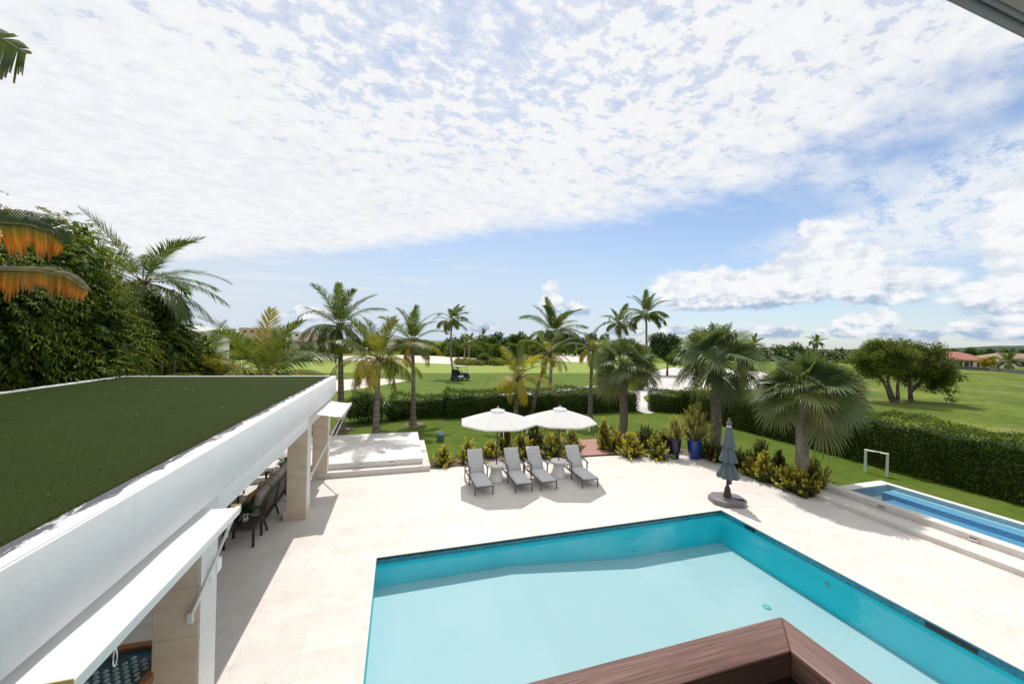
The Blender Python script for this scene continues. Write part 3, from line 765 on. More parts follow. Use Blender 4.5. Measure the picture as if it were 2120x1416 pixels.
b = MB(rail.location); b.box(RX - .058, RX - .016, RYY - .058, RYY - .016, 3.35, 4.372); b.build('post', M['dark_rail'], rail)
b = MB(rail.location); b.box(-3.8, RX - .06, RYY - .05, RYY - .02, 3.42, 3.47); b.box(RX - .05, RX - .02, -3.0, RYY - .06, 3.42, 3.47); b.build('lower_rail', M['dark_rail'], rail)
b = MB(rail.location); b.box(-3.8, RX - .06, RYY - .046, RYY - .028, 3.475, 4.368); b.build('dark_gap_panel', M['dark_rail'], rail)  # dark panels added to blacken the open gap under the rail
b = MB(rail.location); b.box(RX - .046, RX - .028, -3.0, RYY - .06, 3.475, 4.368); b.build('dark_gap_panel', M['dark_rail'], rail)

# ================================================================ FURNITURE
def cushion(b, x0, x1, y0, y1, z0, z1, mi=0): b.box(x0, x1, y0, y1, z0, z1, mi)
def chaise():
    """local: x across (+-.31), feet end at y=0, head end at +y"""
    t = thing('chaise_lounge', '', 'chaise lounge')
    fm = M['taupe_metal']
    b = MB()
    for s in (-1, 1):
        b.bar((s * .295, 0, .27), (s * .295, 1.70, .27), .035, .055)
    for y in (.03, .45, .9, 1.25, 1.66): b.bar((-.28, y, .265), (.28, y, .265), .045, .03)
    b.build('frame', fm, t, .004, 1)
    for s in (-1, 1):
        for y, z in ((.02, .27), (.86, .60), (1.66, .60)):
            l = MB(); l.bar((s * .295 + (s * .02 if z > .5 else 0), y, 0), (s * .295 + (s * .02 if z > .5 else 0), y, z), .035, .042); l.build('leg', fm, t, .004, 1)
    for s in (-1, 1):
        a = MB(); X_ = s * .318
        prof = [(.80, .575), (.90, .612), (1.15, .628), (1.45, .618), (1.68, .60)]
        for (ya, za), (yb, zb) in zip(prof[:-1], prof[1:]): a.bar((X_, ya, za), (X_, yb, zb), .055, .026)
        a.build('armrest', fm, t, .005, 1)
    # seat cushion, slightly crowned
    def pad(y0, y1, zf, th, name, xw=.275):
        p = MB(); nx, ny = 8, 14; top, bot = [], []
        for j in range(ny + 1):
            v = j / ny; y = y0 + (y1 - y0) * v
            for i in range(nx + 1):
                u = -1 + 2 * i / nx
                ed = (1 - abs(u) ** 6) * (1 - abs(2 * v - 1) ** 10)
                z = zf(v)
                nrm_ = Vector((0, -(zf(min(1, v + .01)) - zf(max(0, v - .01))), (y1 - y0) * .02)).normalized()
                c = Vector((u * xw, y, z))
                top.append(c + nrm_ * th * (.45 + .55 * ed)); bot.append(c - nrm_ * .005)
        m_ = nx + 1
        fs = [(j * m_ + i, j * m_ + i + 1, (j + 1) * m_ + i + 1, (j + 1) * m_ + i) for j in range(ny) for i in range(nx)]
        p.add(top + bot, fs + [tuple(len(top) + q for q in f[::-1]) for f in fs], 0, True)
        per = [i for i in range(m_)] + [j * m_ + nx for j in range(1, ny + 1)] + [ny * m_ + i for i in range(nx - 1, -1, -1)] + [j * m_ for j in range(ny - 1, 0, -1)]
        N_ = len(top)
        p.add(top + bot, [(per[k_], per[k_ - 1], N_ + per[k_ - 1], N_ + per[k_]) for k_ in range(len(per))], 0, True)
        o = p.build(name, M['fabric_grey'], t)
        return o
    pad(-.02, 1.12, lambda v: .30, .085, 'seat_cushion')
    pad(1.10, 1.60, lambda v: .33 + .70 * v, .085, 'back_cushion', .27)
    b = MB(); b.bar((0, 1.12, .30), (0, 1.60, .98), .53, .02); b.build('backrest', fm, t)
    for s in (-.22, .22):
        b = MB(); b.bar((s, 1.42, .26), (s, 1.52, .84), .02, .02); b.build('back_support', fm, t)
    return t
ch = chaise()
spots = [(2.74, 11.60, 'grey cushioned chaise lounge, first on the left under the white umbrellas'),
         (4.08, 11.52, 'grey chaise lounge just right of the left umbrella pole and its stone drum table'),
         (4.965, 11.50, 'grey chaise lounge just left of the right umbrella pole and its stone drum table'),
         (6.47, 11.36, 'grey chaise lounge nearest the wooden walkway, turned slightly to the right')]
for i, (x, y, lb) in enumerate(spots):
    o = ch if i == 0 else copy_tree(ch)
    o.location = (x, y, 0); o.rotation_euler = (0, 0, R((1.2, .5, 1.5, -.6)[i])); o['label'] = lb; o['group'] = 'chaise lounges under the white umbrellas'

def drum_table(loc, lb):
    t = thing('side_table', lb, 'side table', loc, 0, 'stone drum tables holding the umbrellas')
    b = MB(); b.lathe([(.0, .0), (.29, .0), (.30, .03), (.285, .08), (.235, .20), (.20, .32), (.205, .42), (.24, .50), (.275, .545)], 36); b.build('pedestal', M['ceramic_cream'], t)
    b = MB(); b.lathe([(.0, .545), (.30, .545), (.31, .555), (.31, .595), (.30, .607), (.035, .607), (.03, .60)], 36); b.build('table_top', M['ceramic_cream'], t)
    return t
drum_table((3.43, 12.72, 0), 'cream hourglass stone table around the left umbrella pole')
drum_table((5.82, 12.62, 0), 'cream hourglass stone table around the right umbrella pole')

def umbrella(loc, lb, rz, tilt=0):
    t = thing('patio_umbrella', lb, 'umbrella', loc, rz, 'open white umbrellas over the chaise lounges')
    b = MB(); b.tube([(0, 0, .02), (0, 0, 2.60)], .02, 10); b.build('pole', M['black_metal'], t)
    b = MB(); n = 8; Rr = 1.38; zr, za = 2.13, 2.55
    rings = 7; vs = []
    for i in range(rings + 1):
        s_ = i / rings
        for j in range(n * 4):
            a = 2 * math.pi * (j / (n * 4)); seg = (j % 4) / 4
            cham = math.cos(math.pi / n) / math.cos((seg - .5) * 2 * math.pi / n)
            r = Rr * s_ * cham; sag = .022 * math.sin(math.pi * s_) - .006 * math.sin(math.pi * seg) * s_
            vs.append((r * math.cos(a), r * math.sin(a), za + (zr - za) * s_ + sag * .9))
    m_ = n * 4
    b.add(vs, [(i * m_ + j, i * m_ + (j + 1) % m_, (i + 1) * m_ + (j + 1) % m_, (i + 1) * m_ + j) for i in range(rings) for j in range(m_)])
    b.add(vs[-m_:] + [(x, y, z - .045) for x, y, z in vs[-m_:]], [(j, (j + 1) % m_, m_ + (j + 1) % m_, m_ + j) for j in range(m_)])
    can = b.build('canopy', M['white_canvas'], t)
    b = MB(); vs = []
    for i in range(4):
        s_ = i / 3
        for j in range(m_):
            a = 2 * math.pi * j / m_; seg = (j % 4) / 4; cham = math.cos(math.pi / n) / math.cos((seg - .5) * 2 * math.pi / n)
            vs.append((.27 * s_ * cham * math.cos(a), .27 * s_ * cham * math.sin(a), 2.622 - .085 * s_ - .02 * math.sin(math.pi * seg) * s_))
    b.add(vs, [(i * m_ + j, i * m_ + (j + 1) % m_, (i + 1) * m_ + (j + 1) % m_, (i + 1) * m_ + j) for i in range(3) for j in range(m_)])
    b.build('vent', M['white_canvas'], can)
    b = MB(); b.lathe([(0, 2.60), (.03, 2.60), (.03, 2.63), (.012, 2.64), (.024, 2.66), (.0, 2.685)], 12); b.build('finial', M['ceramic_cream'], t)
    for j in range(8):
        a = 2 * math.pi * j / 8; ca, sa = math.cos(a), math.sin(a)
        b = MB(); b.bar((.03 * ca, .03 * sa, 2.505), (Rr * .97 * ca, Rr * .97 * sa, zr - .022), .016, .02); rb = b.build('rib', M['black_metal'], t)
        b = MB(); b.bar((.03 * ca, .03 * sa, 1.95), (.7 * ca, .7 * sa, 2.34), .014, .016); b.build('strut', M['black_metal'], rb)
    b = MB(); b.lathe([(.0, 1.9), (.045, 1.9), (.045, 1.99), (.0, 1.99)], 12); b.build('runner', M['black_metal'], t)
    for a in (R(250), R(292)):
        b = MB(); x, y = Rr * .93 * math.cos(a), Rr * .93 * math.sin(a); b.box(x - .012, x + .012, y - .004, y + .004, zr - .20, zr - .03); b.build('tie_strap', M['white_canvas'], can)
    return t
umbrella((3.43, 12.72, 0), 'open white patio umbrella on the left, over the first two chaise lounges', R(14))
umbrella((5.82, 12.62, 0), 'open white patio umbrella on the right, over the last two chaise lounges', R(7))

# closed umbrella
t = thing('closed_umbrella', 'closed grey-green patio umbrella on a wheeled plastic base by the pool corner', 'umbrella', (10.25, 9.25, 0))
def pleat(n, amp, ph=0.0): return lambda a, z: 1 + amp * (abs(math.sin(a * n / 2 + ph + z * .8)) - .5) * 2 * max(0, 1)
b = MB()
b.lathe([(.085, 2.44), (.115, 2.2), (.15, 2.0), (.185, 1.86), (.19, 1.80), (.13, 1.84)], 72, (0, 0, 0), 0, lambda a, z: 1 + .10 * math.sin(a * 8 + z * 2) + .05 * math.sin(a * 13))
b.lathe([(.11, 1.98), (.15, 1.72), (.21, 1.48), (.25, 1.37), (.24, 1.33), (.17, 1.38)], 72, (0, 0, 0), 0, lambda a, z: 1 + .14 * math.sin(a * 8 + z * 3 + .6) + .05 * math.sin(a * 17 + 1))
b.lathe([(.17, 1.42), (.13, 1.34), (.135, 1.31), (.19, 1.16), (.26, .96), (.30, .84), (.285, .81), (.17, .9)], 72, (0, 0, 0), 0, lambda a, z: 1 + .15 * math.sin(a * 9 + z * 2) + .05 * math.sin(a * 20 + 2))
b.build('canopy', M['sage_canvas'], t)
b = MB(); b.lathe([(.08, 2.44), (.085, 2.47), (.05, 2.49)], 20); b.build('collar', M['chrome'], t)
b = MB(); b.lathe([(.05, 2.48), (.085, 2.53), (.09, 2.57), (.06, 2.62), (.03, 2.63), (.045, 2.66), (.045, 2.70), (.0, 2.73)], 20); b.build('finial', pmat('bronze', (.13, .10, .095), .3), t)
b = MB(); b.tube([(0, 0, .1), (0, 0, 1.1)], .042, 14); b.tube([(0, 0, .12), (0, 0, .36), (0, 0, .44), (0, 0, .52)], [.14, .095, .085, .06], 16); b.obox((.09, 0, .66), (.10, .06, .16)); b.build('pole', M['dark_brown_metal'], t)
b = MB()
def oct_(rx, ry, z): return [Vector((sx * rx * kx, sy * ry * ky, z)) for sx, sy, kx, ky in ((1, 1, 1, .45), (1, 1, .55, 1), (-1, 1, .55, 1), (-1, 1, 1, .45), (-1, -1, 1, .45), (-1, -1, .55, 1), (1, -1, .55, 1), (1, -1, 1, .45))]
rg = [oct_(.52, .42, .012), oct_(.53, .43, .13), oct_(.50, .40, .175), oct_(.44, .33, .185)]
vs = sum(rg, []); b.add(vs, [(i * 8 + j, i * 8 + (j + 1) % 8, (i + 1) * 8 + (j + 1) % 8, (i + 1) * 8 + j) for i in range(3) for j in range(8)] + [tuple(range(24, 32))])
bs = b.build('base', M['base_plastic'], t, .02, 3); bs.rotation_euler = (0, 0, R(-18))
b = MB(); b.box(.16, .42, -.22, -.17, .185, .20); b.box(.22, .40, -.30, -.27, .185, .198); b.build('handle_slot', M['rubber'], bs)
for a in (R(-48), R(120)):
    b = MB(); b.tube([(.5 * math.cos(a) - .02, .44 * math.sin(a), .035), (.5 * math.cos(a) + .02, .44 * math.sin(a), .035)], .035, 12); b.build('wheel', M['rubber'], bs)

# lamp bin on the lawn, walkway, croquet frame
t = thing('planter_bin', 'small round blue-grey tub on the lawn beside the raised terrace', 'tub', (2.05, 18.5, -.034))
b = MB(); b.lathe([(.0, 0), (.16, 0), (.18, .02), (.20, .40), (.215, .42), (.20, .43), (.18, .42), (.17, .2), (.0, .2)], 24); b.build('tub', pmat('blue_grey_paint', (.13, .22, .26), .4), t)
b = MB(); b.lathe([(.205, .34), (.214, .345), (.214, .375), (.206, .38)], 24); b.build('rim_band', M['chrome'], t)
t = thing('walkway', 'reddish wooden plank walkway crossing the lawn edge behind the last chaise lounge', 'walkway', (8.8, 15.6, 0))
b = MB(t.location); rng = np.random.default_rng(4)
for i in range(17):
    y0 = 14.62 + i * .145
    b.box(7.72 + i * .012, 9.85 + i * .01 + rng.uniform(-.01, .01), y0, y0 + .135, -.02, .03 + rng.uniform(-.002, .002))
b.build('planks', M['red_decking'], t)
b = MB(t.location); b.box(7.9, 8.0, 14.65, 17, -.03, -.021); b.box(9.5, 9.6, 14.65, 17, -.03, -.021); b.build('joist', M['dark_brown_metal'], t)
t = thing('goal_frame', 'small pale plastic pipe goal standing on the grass by the right hedge', 'goal frame', (18.85, 9.98, -.034), R(-73))
for x in (-.17, .17):
    b = MB(); b.tube([(x, 0, 0), (x, 0, .66)], .024, 10); b.build('upright', M['pvc'], t)
b = MB(); b.tube([(-.19, 0, .67), (.19, 0, .67)], .026, 10); b.build('crossbar', M['pvc'], t)
b = MB(); b.obox((.02, -.01, .66), (.08, .07, .05)); b.build('net_clip', M['black_metal'], t, .01, 2)
t.scale = (1.9, 1.9, 1.35)

# pots
def pot(loc, r, h, m, lb):
    t = thing('plant_pot', lb, 'plant pot', loc, 0, 'glazed pots at the deck edge')
    b = MB(); b.lathe([(0, 0), (r * .66, 0), (r * .70, .02), (r * .86, h * .45), (r * .98, h * .82), (r, h * .95), (r * 1.0, h), (r * .9, h), (r * .86, h * .9), (r * .8, h * .88), (0, h * .88)], 36); b.build('pot', m, t)
    b = MB(); b.disc(r * .84, h * .89, 24); b.build('soil', M['soil'], t)
    return t
pot((11.88, 13.52, 0), .28, .88, M['glaze_navy'], 'tall glossy near-black navy pot holding the shorter yellow shrub')
pot((12.74, 13.27, 0), .31, .86, M['glaze_blue'], 'tall glossy cobalt blue pot holding the bigger yellow shrub')

# ---- lounge furniture under the pavilion
dm = M['dark_brown_metal']
t = thing('end_table', 'dark brown slatted end table under the pavilion, with a white potted plant on it', 'table', (-3.5, 10.3, 0))
b = MB(t.location)
for i in range(7): b.box(-3.80 + i * .0875, -3.80 + i * .0875 + .078, 10.02, 10.60, .46, .485)
b.box(-3.82, -3.17, 10.0, 10.02, .44, .487); b.box(-3.82, -3.17, 10.60, 10.62, .44, .487); b.box(-3.82, -3.80, 10.02, 10.60, .44, .487); b.box(-3.19, -3.17, 10.02, 10.60, .44, .487)
b.build('table_top', dm, t)
for x in (-3.79, -3.20):
    for y in (10.04, 10.57):
        b = MB(t.location); b.box(x - .025, x + .025, y - .025, y + .025, 0, .44); b.build('leg', dm, t)
t = thing('sofa', 'long outdoor sofa with dark slatted back and grey cushions under the pavilion', 'sofa', (-3.7, 12, 0))
O = t.location; y0, y1 = 10.78, 13.55
b = MB(O); b.box(-4.0, -3.22, y0, y1, .24, .30)
for i in range(5): b.bar((-3.22 + .03 * i / 4 * 3, (y0 + y1) / 2, .38 + i * .095), (-3.22 + .03 * i / 4 * 3 + .001, (y0 + y1) / 2, .44 + i * .095), 0, 0) if False else b.box(-3.26 + i * .018, -3.235 + i * .018, y0, y1, .36 + i * .10, .43 + i * .10)
b.build('frame', dm, t)
for y in (y0 + .03, y0 + .95, y0 + 1.85, y1 - .03):
    b = MB(O); b.tube([(-3.14, y, 0), (-3.235, y, .34), (-3.19, y, .62), (-3.14, y, .86)], [.026, .026, .024, .02], 6); b.build('rear_leg', dm, t)
for y in (y0 + .03, y1 - .03):
    b = MB(O); b.box(-4.02, -3.97, y - .03, y + .03, 0, .60); b.build('front_leg', dm, t)
    b = MB(O); b.box(-4.04, -3.25, y - .035, y + .035, .60, .635); b.build('armrest', dm, t, .01, 2)
for i in range(4):
    a_, c_ = y0 + .04 + i * .68, y0 + .04 + i * .68 + .66
    b = MB(O); b.box(-3.98, -3.34, a_, c_, .30, .45); b.build('seat_cushion', M['fabric_beige'], t, .045, 3)
    b = MB(O); b.box(-.09, .09, -.32, .32, -.27, .27); o = b.build('back_cushion', M['fabric_beige'], t, .07, 4)
    for v in o.data.vertices: v.co += O
    o.location = Vector((-3.40, (a_ + c_) / 2, .70)) - O; o.rotation_euler = (0, R(12), 0)
def throw(loc, rot, m, lb):
    b = MB(); b.box(-.07, .07, -.23, .23, -.22, .22); o = b.build('throw_cushion', m, None, .065, 4)
    o.location = loc; o.rotation_euler = rot; tag(o, lb, 'cushion')
throw((-3.62, 12.75, .72), (0, R(22), R(12)), M['fabric_grey'], 'grey throw cushion propped near the far end of the outdoor sofa')
throw((-3.62, 11.18, .70), (0, R(20), R(-10)), M['fabric_tan'], 'tan throw cushion at the near end of the outdoor sofa')
throw((-3.66, 11.75, .69), (0, R(26), R(8)), M['fabric_beige'], 'beige throw cushion in the middle of the outdoor sofa')
t = thing('lounge_chair', 'dark framed lounge chair with pale cushions facing the outdoor sofa', 'armchair', (-4.9, 13.1, 0), R(8))
for x in (-.36, .36):
    for y in (-.36, .36):
        b = MB(); b.bar((x, y, 0), (x, y, .60 if x < 0 or True else .8), .045, .045); b.build('leg', dm, t)
for y in (-.36, .36):
    b = MB(); b.box(-.39, .39, y - .035, y + .035, .60, .63); b.build('armrest', dm, t)
b = MB(); b.box(-.36, .36, -.36, .36, .24, .29); b.box(-.38, -.34, -.36, .36, .3, .85); b.build('frame', dm, t)
b = MB(); b.box(-.30, .36, -.32, .32, .29, .43); b.build('seat_cushion', M['fabric_beige'], t, .04, 3)
b = MB(); b.box(-.34, -.18, -.32, .32, .43, .92); b.build('back_cushion', M['fabric_beige'], t, .05, 3)
t = thing('coffee_table', 'low dark coffee table between the sofa and the lounge chair', 'table', (-4.9, 11.9, 0))
b = MB(); b.box(-.35, .35, -.55, .55, .36, .40); b.build('table_top', dm, t, .006, 1)
for x in (-.31, .31):
    for y in (-.50, .50): b = MB(); b.box(x - .025, x + .025, y - .025, y + .025, 0, .36); b.build('leg', dm, t)
# game table under the near awning: wooden frame round a field of pale domes
t = thing('game_table', 'wooden framed table with rows of pale domes on a blue-green bed, under the near awning', 'table', (-3.15, 5.8, 0))
zt = .80
outer = [(-3.80, 5.10), (-3.62, 6.14), (-3.46, 6.22), (-2.92, 6.20), (-2.80, 6.04), (-2.82, 5.2), (-2.95, 4.9), (-3.7, 4.9)]
b = MB(t.location)
cx, cy = -3.25, 5.6
inner = [(cx + (x - cx) * .80, cy + (y - cy) * .84) for x, y in outer]
n = len(outer)
vs = [(x, y, zt) for x, y in outer] + [(x, y, zt) for x, y in inner] + [(x, y, zt - .10) for x, y in outer] + [(x, y, zt - .06) for x, y in inner]
b.add(vs, [(i, (i + 1) % n, n + (i + 1) % n, n + i) for i in range(n)] + [(i, 2 * n + i, 2 * n + (i + 1) % n, (i + 1) % n) for i in range(n)] + [(n + i, n + (i + 1) % n, 3 * n + (i + 1) % n, 3 * n + i) for i in range(n)])
b.build('frame', pmat('orange_wood', fn=lambda gg: {'Base Color': gg.mix(gg.noise(gg.scale(gg.coord('Object'), (3, 12, 12)), 3, 4), (.24, .095, .03), (.36, .165, .06)), 'Roughness': .4}), t, .008, 2)
b = MB(t.location); b.poly([(x, y, zt - .055) for x, y in inner])
b.build('bed', pmat('marbled_bed', fn=lambda gg: (lambda p: {'Base Color': gg.mix(gg.ss(gg.noise(p, 2.2, 4, .6, .8), .42, .6), (.012, .045, .022), (.03, .11, .20)), 'Roughness': .2})(gg.pos())), t)
b = MB(t.location)
for i in range(16):
    for j in range(9):
        x = -3.66 + j * .098 + (.049 if i % 2 else 0); y = 5.02 + i * .074
        px_, py_ = (x - cx) / .80 + cx, (y - cy) / .84 + cy
        ok = all((outer[(q + 1) % n][0] - outer[q][0]) * (py_ - outer[q][1]) - (outer[(q + 1) % n][1] - outer[q][1]) * (px_ - outer[q][0]) < -.045 for q in range(n))
        if ok: b.lathe([(.030, zt - .055), (.028, zt - .045), (.018, zt - .034), (.0, zt - .030)], 12, (x, y, 0))
b.build('domes', pmat('pale_glass', (.42, .55, .55), .2), t)
for x, y in ((-3.62, 5.15), (-3.5, 6.08), (-2.95, 6.05), (-2.95, 5.1)):
    b = MB(t.location); b.box(x - .03, x + .03, y - .03, y + .03, 0, zt - .10); b.build('leg', dm, t)
b = MB(t.location)
for x, y in ((-3.50, 6.13), (-2.87, 6.02)): b.lathe([(.028, zt + .001), (.0, zt + .0015)], 14, (x, y, 0))
b.build('cup_hole', M['rubber'], t)
t = thing('bar_chair', 'black metal chair with wooden rail, half hidden under the near awning', 'chair', (-4.55, 6.02, 0))
b = MB(); b.box(-.22, .22, -.22, .22, .60, .64); b.build('seat', M['black_metal'], t, .01, 2)
b = MB(); b.box(-.22, .22, .18, .21, .64, .92); b.build('backrest', pmat('charcoal_fabric', (.04, .042, .05), .9), t)
b = MB(); b.box(-.24, .24, .16, .23, .92, .96); b.build('top_rail', M['orange_wood'], t)
for x in (-.2, .2):
    for y in (-.2, .2): b = MB(); b.tube([(x * 1.15, y * 1.2, 0), (x, y, .60)], .014, 8); b.build('leg', M['black_metal'], t)

# ================================================================ PLANTS
def coconut(name, label, base, crown, L=3.0, nf=20, seed=0, yellow=.25, lv=44, r0_=.20, r1_=.11, wind=(.22, -.05), bow=.25, group='coconut palms round the garden', lo=-.15, frsize=1.0, lw=1.0, spread=1.0, up0=82, sag=1.0, cat='palm'):
    rng = np.random.default_rng(seed)
    base, crown = Vector(base), Vector(crown)
    t = thing(name, label, cat, base, 0, group)
    b = MB(base); pts, rad = [], []
    ln = (crown - base); side = Vector((ln.x, ln.y, 0)) * bow
    H_ = max(ln.length, .1)
    for i in range(17):
        s_ = i / 16; p = base + ln * s_ - side * math.sin(math.pi * s_)
        pts.append(p); rad.append(r1_ + (r0_ - r1_) * (1 - s_) ** 1.2 + r0_ * .75 * math.exp(-s_ * H_ / .28))
    b.tube(pts, rad, 12)
    b.build('trunk', M['coconut_bark'], t)
    B, D, N, LL, WW, CC, DR = [], [], [], [], [], [], []
    ra = MB(base); rcols = []
    a0 = rng.uniform(0, 6.28)
    for i in range(nf):
        a = (i + .5) / nf
        az_ = a0 + i * 2.39996 + rng.normal() * .28
        e0 = R(up0 - 100 * a ** .9 * spread + rng.normal() * 9)
        k_ = R(44 + 52 * a + rng.normal() * 13) * sag
        Lf = L * frsize * (.72 + .28 * math.sin(math.pi * min(1, a * 1.1 + .12))) * rng.uniform(.92, 1.08)
        ns = 16; p = np.array(crown) + np.array([math.cos(az_), math.sin(az_), 0]) * .07 + np.array([0, 0, lo * a])
        P_, T_ = [p], []
        for j in range(ns):
            s_ = j / ns; e_ = max(e0 - k_ * s_ ** 1.35, R(-88))
            dv = np.array([math.cos(az_) * math.cos(e_), math.sin(az_) * math.cos(e_), math.sin(e_)])
            dv = dv + np.array([wind[0], wind[1], 0]) * s_; dv /= np.linalg.norm(dv)
            T_.append(dv); p = p + dv * Lf / ns; P_.append(p)
        T_.append(T_[-1]); P_ = np.array(P_); T_ = np.array(T_)
        ra.tube([Vector(q) for q in P_[::2]], [max(.005, .026 * (1 - .85 * q / ns)) for q in range(0, ns + 1, 2)], 5, 0, False)
        s_ = np.linspace(.14, .995, lv) + rng.normal(0, .004, lv)
        f = np.clip(s_, 0, .999) * ns; i0 = f.astype(int); fr = (f - i0)[:, None]
        Pq = P_[i0] * (1 - fr) + P_[i0 + 1] * fr; Tq = nrm(T_[i0] * (1 - fr) + T_[i0 + 1] * fr)
        sd = np.array([-math.sin(az_), math.cos(az_), 0]); Bq = nrm(np.cross(Tq, np.cross(sd, Tq)))
        roll = rng.normal() * .30
        Nq = nrm(np.cross(Tq, Bq)); Nq = Nq * np.sign(Nq[:, 2:3] * 0 + 1)
        if np.dot(Nq[0], UPV) < 0 and e0 < R(85): Nq = -Nq
        Bq2 = Bq * math.cos(roll) + Nq * math.sin(roll); Nq2 = Nq * math.cos(roll) - Bq * math.sin(roll)
        yl = np.clip(rng.normal(yellow * (.10 + 1.5 * a * a), .5 * yellow), 0, 1); brown = 1.0 if (a > .95 and rng.random() < .35 and seed not in (101, 111)) else 0
        for sgn in (-1, 1):
            fa = np.radians(28 + 40 * s_) + rng.normal(0, .05, lv)
            lift = (.42 - .95 * a) + rng.normal(0, .08, lv)
            dq = Bq2 * sgn * np.cos(fa)[:, None] + Tq * np.sin(fa)[:, None] + Nq2 * lift[:, None]
            dq = nrm(dq + np.array([wind[0], wind[1], 0]) * .35)
            l_ = L * frsize * .27 * np.clip(np.sin(np.pi * (.12 + .80 * s_)), .12, 1) ** .7 * rng.uniform(.85, 1.1, lv)
            B.append(Pq); D.append(dq); N.append(Nq2); LL.append(l_); WW.append(np.full(lv, .033 * lw) * (L / 3.0) ** .5 * (1 + .0 * s_))
            DR.append(np.full(lv, .22 + .45 * a) + rng.normal(0, .06, lv))
            g_ = np.array([.070, .120, .026]) * rng.uniform(.7, 1.35)
            y_ = np.array([.42, .36, .035]); br = np.array([.30, .20, .10])
            mixv = np.clip(yl + (s_ - .5) * .5 * yl + rng.normal(0, .06, lv), 0, 1)[:, None]
            cc = g_ * (1 - mixv) + y_ * mixv
            if brown: cc = cc * .25 + br * .75
            CC.append(cc * rng.uniform(.8, 1.2, (lv, 1)))
    B, D, N = np.concatenate(B), np.concatenate(D), np.concatenate(N)
    LL, WW, DR, CC = np.concatenate(LL)[:, None], np.concatenate(WW)[:, None], np.concatenate(DR)[:, None], np.concatenate(CC)
    Wd = nrm(np.cross(D, N))
    mid = B + D * LL * .5 - UPV * LL * DR * .16; tip = B + D * LL * .95 - UPV * LL * DR * .62
    V = np.stack([B - Wd * WW * .35, B + Wd * WW * .35, mid + Wd * WW * .5, mid - Wd * WW * .5, tip], 1)
    leaf_object('crown', V, [(0, 1, 2, 3)], [(3, 2, 4)], CC, M['palm_leaf'], t, base)
    o = ra.build('frond_ribs', pmat('frond_rib_' + str(seed), (.26 + .12 * yellow, .24, .08), .5), t)
    b = MB(base)                                                # leaf bases and fibre under the crown
    for q in range(9):
        a = q * 2.4; c = crown + Vector((math.cos(a) * .06, math.sin(a) * .06, -.12 - .03 * q))
        b.bar(c, c + Vector((math.cos(a) * .22, math.sin(a) * .22, .26)), .08, .025)
    b.build('leaf_bases', M['twig'], t)
    return t

